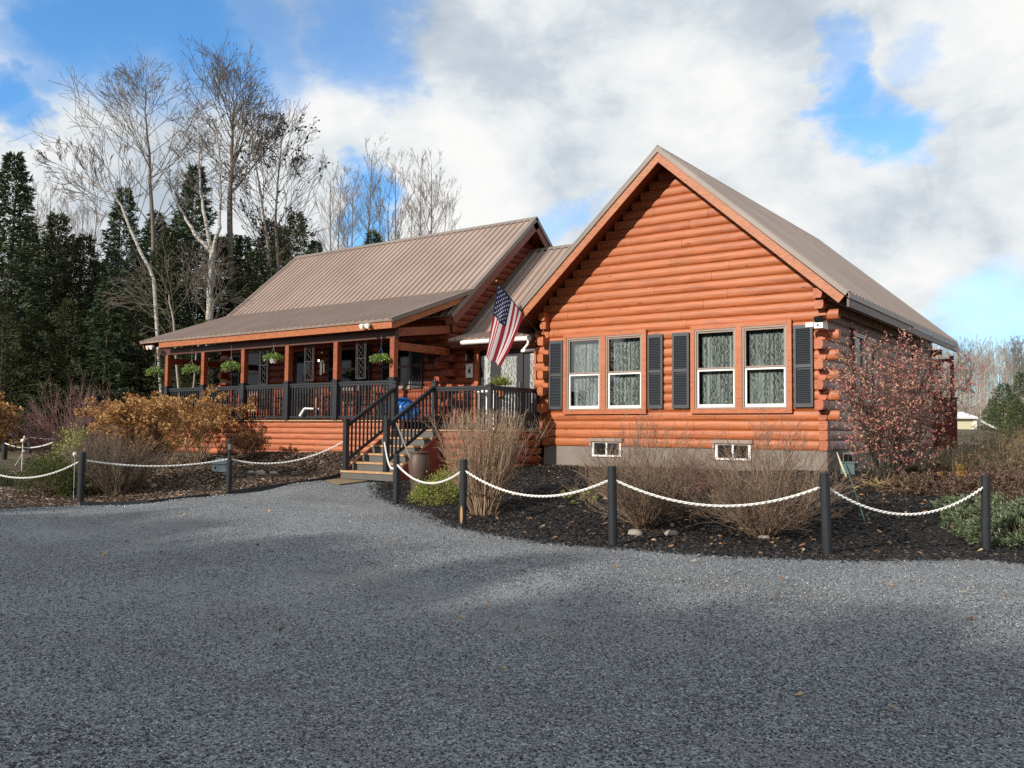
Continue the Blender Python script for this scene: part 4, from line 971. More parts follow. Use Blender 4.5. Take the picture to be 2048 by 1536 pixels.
# red leaved burning bush by the corner of the house
pR = G(1772, 962); hR = pix_h(pR, 655)
root = empty('red_bush', pR, 'tall red and russet leaved bush growing at the right corner of the log cabin', 'bush'); T = Tubes(4); LV = Leaves()
for i in range(20):
    a = random.uniform(0, 2*math.pi); tl = random.random()**.7*.82; d = Vector((math.cos(a)*tl, math.sin(a)*tl, 1)).normalized()
    pts, _d = bend(pR+Vector((math.cos(a),math.sin(a),0))*.12, d, hR*random.uniform(.8,1.02), 8, .08, .05); T.add(pts, random.uniform(.010,.017), .003)
    for j in range(24):
        t = random.uniform(.2,1); k = min(7, int(t*8)); b = pts[k]; dd = ((pts[k+1]-pts[k]).normalized()*.55+Vector((random.gauss(0,.6), random.gauss(0,.6), random.gauss(.12,.3)))).normalized()
        p2, d3 = bend(b, dd, random.uniform(.3,.8)*(1.1-t*.45), 5, .16, .03); T.add(p2, .005, .0015)
        for m_ in range(8):
            b2 = p2[random.randint(1,5)]; p3, d4 = bend(b2, (dd+rv(.6)).normalized(), random.uniform(.1,.3), 3, .2, .0); T.add(p3, .0025, .001)
            for q in range(random.choice((1,2,2,3,3))):
                c = p3[random.randint(1,3)]; LV.add(c, (rv(.7)+Vector((0,0,-.35))).normalized(), random.uniform(.035,.072))
T.build('branches', M['barkdark'], root); LV.build('leaves', M['redleaf'], root, asp=.42, fold=.5)
# ---- hydrangeas -----------------------------------------------------------
def hydrangea(p, h, spread, nst, label, mat, headr=.10, group='dry hydrangeas', tw=M['twig_brown'], pn=70):
    root = empty('hydrangea', p, label, 'hydrangea', group); T = Tubes(3); LV = Leaves()
    for i in range(nst):
        a = random.uniform(0, 2*math.pi); tl = random.random()**.55*spread; d = Vector((math.cos(a)*tl, math.sin(a)*tl, 1)).normalized()
        pts, d2 = bend(p+Vector((math.cos(a),math.sin(a),0))*.15*random.random(), d, h*random.uniform(.62,1.0), 6, .07, .02); T.add(pts, .008, .003)
        heads = [(pts[-1], d2)]
        for j in range(2):
            k = random.randint(2,5); p2, d3 = bend(pts[k], ((pts[k]-pts[k-1]).normalized()+rv(.4)).normalized(), h*random.uniform(.15,.35), 3, .12, .06); T.add(p2, .005, .002)
            if random.random() < .75: heads.append((p2[-1], d3))
        for c, dd in heads:
            r = headr*random.uniform(.8,1.35)
            for q in range(pn):
                u = rv(1).normalized(); pos = c+Vector((u.x*r, u.y*r, u.z*r*.85))*random.uniform(.86,1)+dd*r*.7; LV.add(pos, (u*.3+rv(.7)).normalized(), r*random.uniform(.35,.6))
    T.build('stems', tw, root); LV.build('flower_heads', mat, root, asp=.9, fold=.3); return root
pH1 = D(272, 930, 18.5); pH1.z = hz(pH1.x, pH1.y); hydrangea(pH1, pix_h(pH1, 802), .48, 66, 'broad dry hydrangea with golden brown heads behind the grey clipped shrub', M['hydr'])
pH2 = G(392, 928); hydrangea(pH2, pix_h(pH2, 790), .85, 50, 'dry hydrangea with open brown twigs in front of the porch railing', M['hydr'])
pH2b = D(330, 900, 20.5); pH2b.z = hz(pH2b.x, pH2b.y); hydrangea(pH2b, pix_h(pH2b, 795), .6, 38, 'dry hydrangea standing behind the one with open twigs, by the porch skirt', M['hydr'])
pH3 = G(498, 915); hydrangea(pH3, pix_h(pH3, 862), 1.1, 34, 'low faded hydrangea against the log skirt of the porch', M['hydr_dull'], .05)
pH4 = D(-28, 880, 22.5); pH4.z = hz(pH4.x, pH4.y); hydrangea(pH4, pix_h(pH4, 808), .34, 44, 'dry hydrangea cut by the left edge of the picture', M['hydr'], .11)
# ---- leafy mounds --------------------------------------------------------------
def mound(name, p, rx, ry, h, nleaf, label, mat, size=.04, cat='shrub', stems=None, flat=.55, asp=.5, shoots=0, group=None, rough=.28, upb=.5):
    root = empty(name, p, label, cat, group); T = Tubes(3); LV = Leaves(); nb = max(6, nleaf//60); clus = []
    for i in range(nb):
        a = random.uniform(0, 2*math.pi); rr_ = random.random()**.5; th = random.random()
        c = p+Vector((math.cos(a)*rx*rr_, math.sin(a)*ry*rr_, 0)); top = h*math.sqrt(max(.05, 1-rr_**2))*random.uniform(.75,1.1); c.z = hz(c.x, c.y)+top*th**flat
        clus.append(c); pts, _ = bend(p+Vector((random.gauss(0,.06),random.gauss(0,.06),0)), c-p, (c-p).length, 4, .08, 0); T.add(pts, .006, .002)
        u0 = (c-p-Vector((0,0,h*.2))).normalized()
        for q in range(nleaf//nb):
            pos = c+rv(rough*min(rx,h)*.42); pos.z = max(pos.z, hz(pos.x,pos.y)+.01); LV.add(pos, (u0*.6+rv(.5)+Vector((0,0,upb))).normalized(), size*random.uniform(.6,1.3))
    T.build('stems', stems or M['twig_brown'], root); LV.build('foliage', mat, root, asp=asp); return root
pY = G(862, 1012); pY.y += .25; pY.z = hz(pY.x, pY.y); mound('leafy_shrub', pY, .55, .5, .62, 5200, 'rounded yellow green shrub under the short chain, next to the clipped tan shrub', M['ygreen'], .038)
for px, py, tp, lb in ((856, 950, 890, 'thin dry flower spike rising above the yellow green shrub, nearer the stairs'), (888, 950, 893, 'dry flower spike above the yellow green shrub, nearer the clipped shrub')):
    q = pY+Vector(((px-868)*.0085, .35, 0)); q.z = hz(q.x,q.y); hh = pix_h(q, tp); root = empty('flower_spike', q, lb, 'plant', 'dry flower spikes'); T = Tubes(4); LV = Leaves()
    pts, _ = bend(q, Vector((0,0,1)), hh, 6, .02, 0); T.add(pts, .006, .003)
    for i in range(170): t = random.uniform(.45,1); c = q+Vector((0,0,hh*t)); c += Vector((random.gauss(0,.018*(1+math.sin(t*30))), random.gauss(0,.018), 0)); LV.add(c, rv(1), .03)
    T.build('stem', M['twig_tan'], root); LV.build('seed_heads', M['bronze'], root, asp=.8)
pO = G(505, 905); mound('bronze_shrub', pO, .62, .45, .62, 2600, 'low golden bronze shrub between the lamp post and the porch skirt', M['bronze'], .05)
pO2 = D(138, 915, 18.0); pO2.z = hz(pO2.x,pO2.y); mound('variegated_shrub', pO2, .7, .5, pix_h(pO2, 858), 5200, 'pale yellow green shrub above the dark juniper, left of the clipped grey one', M['olive'], .055)
pJ = G(98, 990); pJ.z = hz(pJ.x,pJ.y); mound('juniper', pJ, .68, .5, pix_h(pJ, 905), 9500, 'dark green juniper mound under the white chain, beside a black post', M['juniper'], .06, asp=.14, upb=.9)
pJ2 = G(-20, 975); mound('juniper', pJ2, .55, .5, pix_h(pJ2, 935), 4500, 'dark green juniper cut off by the left edge of the picture', M['juniper'], .06, asp=.14, upb=.9)
pL = G(1160, 1000); pL.z = hz(pL.x,pL.y); mound('yellowing_plant', pL, .42, .3, .16, 700, 'small yellow green plant on the mulch beside the post before the house', M['olive'], .045)
pL2 = G(1905, 1040); mound('yellowing_plant', pL2, .16, .12, .12, 160, 'tiny yellow leaved weed near the right end of the mulch', M['olive'], .04)
mound('yellow_plant', G(1905, 965), .22, .2, .32, 500, 'small bright yellow leaved plant in the brown ground cover', M['bronze'], .05)
# creeping juniper and brown ground cover at the right
for i, (px, py, rx, h, nl, lb) in enumerate(((2030,1078,.9,.22,6500,'creeping grey green juniper nearest the gravel at the right edge'), (1965,1035,.6,.2,3500,'creeping juniper patch just behind the rightmost post'), (2110,1050,1.1,.28,5000,'creeping juniper beyond the right edge'))):
    p = G(px, py); mound('creeping_juniper', p, rx, .6, h, nl, lb, M['juniper_blue'], .075, 'ground cover', group='creeping junipers', asp=.25, upb=.3)
hl = ['reddish brown ground cover right of the red bush, over a dark hollow', 'reddish brown ground cover behind the rightmost post', 'reddish brown ground cover reaching the right edge', 'low brown ground cover between the red bush and the yellow plant','brown ground cover outside the right edge']
for (px, py, rx, h), lb in zip(((1862,982,.8,.24),(1965,985,.95,.26),(2040,985,.9,.32),(1900,955,.8,.22),(2110,970,1.2,.4)), hl):
    p = G(px, py); mound('brown_ground_cover', p, rx, .55, h, 4200, lb, M['heather'], .045, 'ground cover', group='brown ground cover mounds', upb=.6)
# straw round the foot of the bushes
def straw(pts, n_, r, L=.22, mat='straw', name='dry_grass', up=.35):
    LV = Leaves()
    for i in range(n_):
        c = random.choice(pts); q = Vector((c.x+random.gauss(0,r), c.y+random.gauss(0,r*.7), 0)); q.z = hz(q.x,q.y)+.01; LV.add(q, (Vector((random.gauss(0,1), random.gauss(0,1), abs(random.gauss(0,up))))).normalized(), L*random.uniform(.4,1.2))
    return tag(LV.build(name, M[mat], None, asp=.05, origin=pts[0]), kind='stuff')
straw([pR+Vector((0,-.1,0)), G(1740,972), G(1800,975)], 500, .26); straw([pD], 140, .2, .15); straw([pA, pB], 260, .22, .12)
straw([G(x, 934+ (x-1090)*.012) for x in range(1090, 1660, 40)], 900, .22, .12); straw([pE, pH2], 200, .25, .14)
# rough weeds and brush at the far right, behind the bed
def brush(pts, n_, h, mat, name='weeds', sp=.3):
    T = Tubes(3); LV = Leaves()
    for i in range(n_):
        c = random.choice(pts); q = Vector((c.x+random.gauss(0,sp), c.y+random.gauss(0,sp), 0)); q.z = hz(q.x,q.y); pts_, d2 = bend(q, Vector((random.gauss(0,.25),random.gauss(0,.25),1)), h*random.uniform(.4,1.2), 3, .12, 0); T.add(pts_, .004, .0015)
        for m_ in range(7): LV.add(pts_[random.randint(1,3)]+rv(.04), (rv(.7)+Vector((0,0,.4))).normalized(), .07*random.uniform(.5,1.3))
    o = LV.build(name, M[mat], None, asp=.3, origin=pts[0]); tag(o, kind='stuff'); o2 = T.build('weed_stalks', M['twig_brown'], None, origin=pts[0]); tag(o2, kind='stuff')
bp_ = [Vector((x, y, 0)) for x in np.arange(8.2, 24, .7) for y in np.arange(.3, 14, 1.1)]
brush(bp_, 6500, .6, 'brush', sp=.5)
straw(bp_, 9000, .6, .4, 'brush', 'rough_grass', .9)
# lawn grass at the left
lp_ = [Vector((x, y, 0)) for x in np.arange(-34, -13.5, 1.2) for y in np.arange(-6, 9, 1.2)]
straw(lp_, 9000, .8, .13, 'brush', 'rough_grass', .9)
# ---- conifers --------------------------------------------------------------
def conifer(p, h, rad, label, mat, group, nb=120, lvl=.06, name='spruce_tree', dens=26, droop=-.12, leafs=.24, bare=.04, irregular=.2, asp=.24):
    root = empty(name, p, label, 'tree', group); T = Tubes(5); pts, _ = bend(p-Vector((0,0,.2)), Vector((0,0,1)), h, 8, .012, 0); T.add(pts, h*.016, .01); T.build('trunk', M['barkdark'], root)
    B = Tubes(3); LV = Leaves()
    for i in range(nb):
        t = bare+(1-bare)*(i/nb)**.9; z = h*t; L = rad*(1-t)**.8*random.uniform(1-irregular*2, 1+irregular)+.12; a = i*2.399+random.uniform(-.4,.4)
        d = Vector((math.cos(a), math.sin(a), .35*t+droop+random.uniform(-.1,.1))); q = p+Vector((0,0,z)); bp2, _ = bend(q, d, L, 4, .05, .02); B.add(bp2, .02*(1-t)+.006, .004)
        m_ = int(dens*2.7*(.35+L/rad))
        for j in range(m_):
            s = random.random()**.6; k = min(3, int(s*4)); c = bp2[k].lerp(bp2[k+1], s*4-k); w = L*.30*(1.1-s)+.06
            side = Vector((-math.sin(a), math.cos(a), 0))*random.uniform(-1,1)*w*1.4; c = c+side+Vector((0,0,random.gauss(0,.05)-abs(side.length)*.2)); LV.add(c, (d.normalized()*.7+side.normalized()*.6+rv(.25)).normalized() if side.length > 1e-6 else d, leafs*random.uniform(.6,1.35))
    B.build('branches', M['barkdark'], root); LV.build('foliage', M[mat] if isinstance(mat, str) else mat, root, asp=asp, fold=.35); return root
def put_copy(src, p, s, rz, label, sz=None):
    c = copy_tree(src); c.location = p; c.scale = (s, s, sz or s); c.rotation_euler.z = rz; c['label'] = label; return c
def ground_at(px, dist):
    p = D(px, 833, dist); p.z = hz(p.x, p.y)-.1; return p
def hgt_at(px, py, dist): return D(px, py, dist).z
GS = 'dark spruces behind the house'
p = ground_at(8, 34); sp1 = conifer(p, hgt_at(4,300,34)-p.z, 2.5, 'tall dark spruce at the left edge with a narrow pointed top', 'needle', GS, 190, dens=34)
p = ground_at(378, 37); sp2 = conifer(p, hgt_at(380,325,37)-p.z, 2.3, 'dark spruce with a sharp top between the two tallest bare trees', 'needle', GS, 180, dens=32)
p = ground_at(100, 36); sp3 = conifer(p, hgt_at(105,425,36)-p.z, 3.2, 'broad cedar with a ragged russet green top near the left edge', 'needle_warm', GS, 170, name='cedar_tree', dens=34, irregular=.35, droop=.05, leafs=.19)
S1, S2, S3 = hgt_at(4,300,34)-hz(*sp1.location[:2])+.1, hgt_at(380,325,37)-hz(*sp2.location[:2])+.1, hgt_at(105,425,36)-hz(*sp3.location[:2])+.1
lay = [(-60,36,sp1,S1,380,'spruce just outside the left edge'),(48,40,sp2,S2,450,'dark spruce between the edge spruce and the ragged cedar'),(160,36,sp3,S3,470,'dark cedar behind the purple shrub, right of the ragged one'),
 (235,36,sp2,S2,372,'spruce with a thin tip standing left of the leaning birch'),(275,34,sp3,S3,540,'low dense cedar behind the porch roof end'),(205,33,sp1,S1,560,'low dark spruce behind the broad hydrangea'),
 (130,33,sp3,S3,600,'low dark cedar directly behind the purple shrub'),(60,33,sp3,S3,620,'low dark cedar at the left, above the far posts'),(0,32,sp3,S3,600,'low dark cedar at the left border of the wood'),
 (330,36,sp3,S3,455,'cedar filling the gap beneath the leaning bare tree'),(430,38,sp3,S3,475,'cedar right behind the white birch trunk'),(480,38,sp2,S2,470,'spruce partly hidden by the far roof end'),
 (530,39,sp3,S3,440,'cedar above the far roof end, under the leafy tree'),(585,42,sp3,S3,425,'cedar under the hanging leaves, left of the ridge'),(625,44,sp2,S2,480,'small spruce tip just above the ridge end'),
 (300,40,sp1,S1,420,'dark spruce behind the bare tree that leans left'),(740,58,sp3,S3,462,'dark evergreen showing above the middle of the ridge'),(345,33,sp3,S3,650,'low cedar seen through the open end of the porch'),(400,34,sp3,S3,640,'low cedar beyond the porch, between the hanging baskets'),
 (95,42,sp1,S1,470,'spruce in the second row near the left edge'),(190,42,sp1,S1,520,'spruce in the second row behind the low cedars'),(-130,34,sp3,S3,480,'cedar far outside the left edge'),(-210,35,sp1,S1,420,'tall spruce well outside the left edge'),(-290,33,sp3,S3,520,'cedar well outside the left edge'),(-380,36,sp2,S2,450,'spruce far beyond the left edge'),(-470,34,sp3,S3,500,'outermost cedar beyond the left edge'),(130,39,sp3,S3,480,'cedar close behind the ragged one'),(215,38,sp3,S3,500,'cedar left of the thin tipped spruce'),(265,38,sp3,S3,490,'cedar right of the thin tipped spruce'),(505,36,sp3,S3,500,'low cedar against the far roof end'),(455,41,sp3,S3,470,'cedar behind the trunk of the tallest bare tree'),(555,44,sp3,S3,455,'cedar in the second row under the hanging leaves'),(350,41,sp3,S3,430,'cedar beside the sharp topped spruce'),(20,38,sp3,S3,500,'cedar in the second row behind the edge spruce')]
for px, ds, src, H0, top, lb in lay:
    p = ground_at(px, ds); hh = hgt_at(px, top, ds)-p.z; s = hh/H0; w = s if s > .75 else (s+.75)/2
    put_copy(src, p, w, random.uniform(0,6), lb, s)
GR = 'young firs at the right'
p = ground_at(2008, 48); fr1 = conifer(p, hgt_at(2008,768,48)-p.z, 1.3, 'small sunlit fir with open branches near the right edge', 'needle_sun', GR, 70, name='fir_tree', dens=18, leafs=.15)
h1 = hgt_at(2008,768,48)-p.z
for px, ds, top, lb in ((2050,44,745,'young fir cut by the right edge of the picture'),(2035,42,800,'low bushy fir in front of the one at the right edge'),(2085,50,760,'fir outside the right edge'),(1985,60,800,'smallest fir, just left of the open branched one')):
    p = ground_at(px, ds); s = (hgt_at(px,top,ds)-p.z)/h1; put_copy(fr1, p, s*.95, random.uniform(0,6), lb, s)
M['barkmid'] = simple('mid_grey_bark', (.13,.11,.095), .9, 0, .3, 6)
# ---- bare trees ------------------------------------------------------------
def grow(T, p, d, L, r, depth, LV=None, spread=.55, up=.05, kids=6, wig=.14, minr=.010, k=6):
    pts, d2 = bend(p, d, L, k, wig, up); T.add(pts, r, max(minr, r*.35))
    if depth <= 0:
        if LV is not None:
            if random.random() < .75: LV.add(pts[random.randint(1,k)], rv(1).normalized(), random.uniform(.10,.18))
        return
    for i in range(kids):
        t = random.uniform(.25, .98); j = min(k-1, int(t*k)); b = pts[j].lerp(pts[j+1], t*k-j); dd = (pts[j+1]-pts[j]).normalized(); x, y = basis(dd); a = random.uniform(0,2*math.pi)
        nd = (dd+(x*math.cos(a)+y*math.sin(a))*random.uniform(.6,1.2)*spread).normalized()
        grow(T, b, nd, L*random.uniform(.35,.62)*(1.15-t*.4), r*.42*(1.15-t*.4), depth-1, LV, spread, up, kids if depth > 1 else max(3, kids-2), wig*1.15, minr, max(3, k-1))
def bare_tree(p, path, r0, r1, label, mat, group=None, nb=26, blen=.34, start=.3, name='bare_tree', leaves=False, tw=None, cat='tree', spread=.55, up=.05, depth=2, kids=6, minr=.011, trunkn=9):
    """path: trunk points"""
    root = empty(name, p, label, cat, group); TT = Tubes(trunkn); allb = Tubes(3); LV = Leaves() if leaves else None
    for (pth, a0, a1) in path:
        pts = [Vector(q) for q in pth]; fine = []
        for a, b in zip(pts, pts[1:]):
            for t in (0,.33,.66): fine.append(a.lerp(b, t)+rv(.02))
        fine.append(pts[-1]); TT.add(fine, a0, a1); L = sum((b-a).length for a, b in zip(pts, pts[1:])); n_ = len(fine)-1
        for i in range(nb):
            t = start+(1-start)*random.random()**.8; j = min(n_-1, int(t*n_)); b = fine[j].lerp(fine[j+1], t*n_-j); dd = (fine[j+1]-fine[j]).normalized(); x, y = basis(dd); a = random.uniform(0,2*math.pi)
            nd = (dd*.75+(x*math.cos(a)+y*math.sin(a))*random.uniform(.5,1.0)).normalized(); grow(allb, b, nd, L*blen*(1.25-t)*random.uniform(.6,1.1), a0*.26*(1.2-t), depth, LV, spread, up, kids, .09, minr)
    TT.build('trunk', mat, root, smooth=True); allb.build('crown', tw or mat, root)
    if LV: LV.build('leaves', M['darkleaf'], root, asp=.7)
    return root
def pt(px, py, ds): return D(px, py, ds)
d = 35.; p = ground_at(421, d)
fork = pt(425,508,d)
bare_tree(p, [([p, pt(418,640,d), pt(421,560,d), fork], .15, .12), ([fork, pt(412,440,d), pt(400,380,d+.5), pt(398,300,d+1), pt(395,240,d+1)], .085, .015), ([fork, pt(438,455,d-.3), pt(442,420,d), pt(440,330,d-.5), pt(432,230,d-1)], .085, .015), ([fork, pt(400,480,d), pt(372,440,d), pt(350,400,d+.5), pt(320,330,d)], .09, .015)], .2, .02, 'forked birch with a white trunk rising behind the far roof end', M['birch'], None, 15, .34, .3, 'birch_tree', tw=M['barkmid'], depth=2, kids=5, spread=.75)
d = 38.; p = ground_at(462, d)
bare_tree(p, [([p, pt(461,560,d), pt(460,400,d), pt(463,320,d), pt(465,240,d), pt(467,172,d)], .17, .015)], .2, .02, 'tallest bare tree with a dark straight trunk behind the far roof end', M['bark'], None, 46, .36, .30, tw=M['barkmid'], depth=2, kids=5, spread=.7, up=.05)
d = 39.; p = ground_at(312, d)
bare_tree(p, [([p, pt(308,560,d), pt(305,420,d), pt(298,330,d), pt(292,245,d), pt(290,178,d)], .13, .015)], .2, .02, 'bare tree with an upright rounded crown left of the tallest one', M['bark'], None, 42, .36, .28, tw=M['bark'], depth=2, kids=5, spread=.7, up=.05)
d = 33.; p = ground_at(330, d)
bare_tree(p, [([p, pt(308,560,d), pt(270,480,d), pt(245,420,d), pt(230,390,d), pt(170,355,d), pt(100,322,d)], .075, .012)], .2, .02, 'slim white trunked birch leaning far to the left over the spruces', M['birch'], None, 30, .26, .35, 'birch_tree', tw=M['barkmid'], depth=2, kids=5, up=.08)
d = 34.; p = ground_at(545, d+3)
bare_tree(p, [([p, pt(542,560,d+3), pt(528,430,d+3), pt(512,330,d+3), pt(505,250,d+3)], .09, .012)], .2, .02, 'thin bare tree between the tallest tree and the leafy one', M['bark'], None, 30, .34, .3, tw=M['barkmid'], depth=2, kids=5)
d = 38.; p = ground_at(575, d)
bare_tree(p, [([p, pt(556,560,d), pt(552,430,d), pt(560,330,d), pt(566,268,d)], .09, .012)], .2, .02, 'tree still holding small dark leaves left of the ridge', M['bark'], None, 36, .28, .25, 'leafy_tree', leaves=True, tw=M['barkdark'], depth=2, kids=5)
# tangled low limbs left of the roof
d = 31.; p = ground_at(372, d)
bare_tree(p, [([p, pt(345,640,d), pt(338,590,d)], .05, .02), ([p, pt(395,700,d), pt(430,600,d)], .04, .01)], .1, .02, 'low tangled grey tree whose limbs hang by the open porch end', M['barkpale'], None, 13, .85, .3, tw=M['barkmid'], depth=2, kids=4, up=-.03)
# distant bare trees behind the ridge
def thin_tree(h, label, group, nb=22, mat='bark', name='bare_tree', r=.1, depth=2):
    p = Vector((0,0,0)); root = bare_tree(p, [([p, Vector((.1,0,h*.35)), Vector((-.1,.1,h*.7)), Vector((0,0,h))], r, .012)], .1, .01, label, M[mat], group, nb, .30, .3, name, tw=M[mat], depth=depth, kids=4, up=.12, spread=.5, minr=.008, trunkn=5)
    return root
GB = 'bare trees showing above the ridge'
ta = thin_tree(14, 'bare tree', GB, 30); tb = thin_tree(14, 'bare tree', GB, 24); tcx = thin_tree(14, 'bare tree', GB, 34, r=.13)
dd_ = [(650,335,ta,'first thin bare tree above the ridge, counted from its far end'),(672,345,tb,'slender bare tree second from the far end of the ridge'),(700,350,tb,'narrow bare tree before the blue patch of sky'),(735,300,tcx,'tallest bare tree above the ridge, in front of the blue patch'),(752,330,ta,'bare tree just beside the tallest one above the ridge'),
 (782,322,tb,'bare tree at the near side of the blue patch'),(835,325,ta,'bare tree with splayed top above the middle of the ridge'),(856,320,tcx,'bare tree nearest to the cabin gable, fullest crown'),(883,375,tb,'low bare tree closest to the cabin gable'),(815,385,tb,'small bare tree filling the gap above the ridge'),(690,400,ta,'small bare tree behind the first ones over the ridge'),(770,400,tcx,'small bare tree rising out of the dark evergreen'),
 (60,380,ta,'pale bare tree in the gap right of the edge spruce'),(85,370,tb,'thin pale bare tree above the ragged cedar'),(120,395,tb,'pale bare tree behind the ragged cedar'),(150,375,ta,'bare tree in the sky gap left of the leaning birch'),(180,380,tcx,'bare tree right of the sky gap, behind the spruces'),(40,400,tb,'bare tree nearest the edge spruce')]
for i, (px, top, src, lb) in enumerate(dd_):
    ds = 62+(i*7) % 9; p = ground_at(px, ds); s = (hgt_at(px, top, ds)-p.z)/14
    if i == 0: o = ta
    elif px == 672: o = tb
    elif px == 735: o = tcx
    else: o = copy_tree(src)
    o.location = p; o.scale = (s*.9, s*.9, s); o.rotation_euler.z = random.uniform(0,6); o['label'] = lb
# the far wood at the right
GF = 'bare trees of the far wood'
fa = thin_tree(11, 'pale bare tree of the far wood beyond the field', GF, 22, 'barkpale'); fb = thin_tree(11, 'pale bare tree of the far wood beyond the field', GF, 18, 'barkpale'); fc = thin_tree(11, 'pale bare tree of the far wood beyond the field', GF, 26, 'bark')
k = 0
for i in range(92):
    px = 1840+(i*37) % 330+random.uniform(-8,8); ds = random.uniform(88, 150); p = ground_at(px, ds); hh = random.uniform(.86,1.06)*((hgt_at(px, 692, ds)-p.z))
    o = (fa, fb, fc)[k] if k < 3 else copy_tree((fa, fb, fc)[i % 3]); k += 1
    o.location = p; s = hh/11; o.scale = (s*1.15, s*1.15, s); o.rotation_euler.z = random.uniform(0,6)
for i, (px, ds, lb) in enumerate(((1921,70,'white trunked slim tree rising right behind the small shed'),(1960,66,'slim pale tree between the shed and the young firs'),(2026,75,'pale trunked tree behind the young firs'))):
    p = ground_at(px, ds); o = copy_tree(fa); o.location = p; s = (hgt_at(px,730,ds)-p.z)/11; o.scale = (s,s,s); o['label'] = lb; o['group'] = 'slim trees near the shed'
    for ch in o.children:
        if ch.name.startswith('trunk'): ch.data = ch.data.copy(); ch.data.materials[0] = M['birch']
# low undergrowth of the far wood
ug = [ground_at(px, ds) for px in range(1850, 2200, 12) for ds in (70, 85, 100, 125)]
T = Tubes(3); LV = Leaves()
for i in range(9000):
    c = random.choice(ug); q = c+Vector((random.gauss(0,1.5), random.gauss(0,2.5), 0)); hh = random.uniform(1,4.2); pts, _ = bend(q, Vector((random.gauss(0,.25),random.gauss(0,.25),1)), hh, 3, .12, 0); T.add(pts, .03, .008)
tag(T.build('undergrowth', M['barkpale'], None, origin=ug[0]), kind='stuff')
lt = [ground_at(px, ds) for px in range(-200, 700, 14) for ds in (38, 44, 50)]
T = Tubes(3)
for i in range(4000):
    c = random.choice(lt); q = c+Vector((random.gauss(0,1.2), random.gauss(0,1.5), 0)); hh = random.uniform(1.5,5); pts, _ = bend(q, Vector((random.gauss(0,.25),random.gauss(0,.25),1)), hh, 3, .12, 0); T.add(pts, .02, .005)
tag(T.build('undergrowth', M['barkdark'], None, origin=lt[0]), kind='stuff')
# unseen evergreens, added far behind the camera to shade the near gravel
for i in range(76):
    x = -24+(i % 38)*1.45+random.uniform(-.3,.3); y = (-50 if i < 38 else -55)+random.uniform(-1,1); s = SHADE_H*random.uniform(.985,1.015)*(1 if i < 38 else 1.115); k = i % 3
    put_copy((sp3, sp1, sp3)[k], Vector((x, y, hz(x,y))), 1.5, random.uniform(0,6), 'tall unseen evergreen added behind the viewer to shade the drive', s/(S3,S1,S3)[k])['group'] = 'added shade evergreens behind the viewer'
# ================================================================== THINGS ON AND ROUND THE HOUSE
# flag
BR = Vector((.02, -.22, 3.86)); TIP = BR + (H(993,562,1,-1.25)-BR)
fl = empty('flag', BR, 'American flag hanging from an angled black pole at the corner of the gable front', 'flag')
g = MB(); g.tube([BR, TIP], .011, 8); g.build('flagpole', M['iron'], fl)
g = MB(); g.blob(TIP, .025, 8, 0); g.build('finial', simple('brass', (.45,.28,.1), .35, .9), fl)
g = MB(); g.tube([BR+Vector((0,.24,-.05)), BR-Vector((0,.02,.02)), BR+(TIP-BR)*.06], .022, 8); g.build('bracket', M['iron'], fl)
u = (TIP-BR).normalized(); s0 = TIP-u*.06; 
# cloth grid: hoist along pole (width .78), fly hangs down with folds
HW = .93; BL, BRt = H(968,712,1,-.95), H(1003,733,1,-.80); nu, nv = 26, 44; V = []; F = []; MI = []
dn = Vector((-.05, .0, -1)); hoist_dir = -u
for j in range(nv+1):
    tv = j/nv
    for i in range(nu+1):
        tu = i/nu; top_ = s0+hoist_dir*HW*tu; bot_ = BL.lerp(BRt, tu)
        fold = .045*math.sin(tu*11+tv*1.2)*min(1, tv*2.2)+.02*math.sin(tu*23+2)*tv
        q = top_.lerp(bot_, tv)+Vector((.09*math.sin(math.pi*tv)*(tu-.15), 0, -.03*math.sin(math.pi*tv)))+Vector((fold*.4, fold, 0))
        V.append(tuple(q))
for j in range(nv):
    for i in range(nu):
        F.append((j*(nu+1)+i, j*(nu+1)+i+1, (j+1)*(nu+1)+i+1, (j+1)*(nu+1)+i)); tu, tv = (i+.5)/nu, (j+.5)/nv
        canton = tu < 7/13 and tv < .40; MI.append(2 if canton else (0 if int(tu*13) % 2 == 0 else 1))
fm = [leafmat('flag_red', [(0,(.36,.03,.05)),(1,(.36,.03,.05))], .8, .35), leafmat('flag_white', [(0,(.74,.74,.76)),(1,(.74,.74,.76))], .8, .35), leafmat('flag_blue', [(0,(.015,.02,.075)),(1,(.015,.02,.075))], .8, .2)]
nu2 = 26
cl = mesh_obj('flag_cloth', V, F, fm, fl, smooth=True, midx=MI)
def cloth_pt(tu, tv):
    x = min(nu-1e-3, tu*nu); y = min(nv-1e-3, tv*nv); i, j = int(x), int(y); a, b = x-i, y-j; g_ = lambda ii, jj: Vector(V[jj*(nu+1)+ii])
    return (g_(i,j)*(1-a)+g_(i+1,j)*a)*(1-b)+(g_(i,j+1)*(1-a)+g_(i+1,j+1)*a)*b
g = MB()
for r_ in range(9):
    for c_ in range(6 if r_ % 2 == 0 else 5):
        tu = (r_+1)/10*7/13; tv = ((c_*2+1 if r_ % 2 == 0 else c_*2+2)/12)*.40
        c0 = cloth_pt(tu, tv); ex = (cloth_pt(min(1,tu+.01), tv)-c0).normalized(); ey = (cloth_pt(tu, tv+.01)-c0).normalized(); nn = ex.cross(ey).normalized()
        for sgn in (1, -1):
            P = [c0+nn*sgn*.004+(ex*math.cos(a)+ey*math.sin(a))*(.023 if k % 2 == 0 else .0105) for k, a in enumerate([math.pi*k/5 for k in range(10)])]
            g.add([c0+nn*sgn*.004]+P, [(0, k+1, (k+1) % 10+1) for k in range(10)])
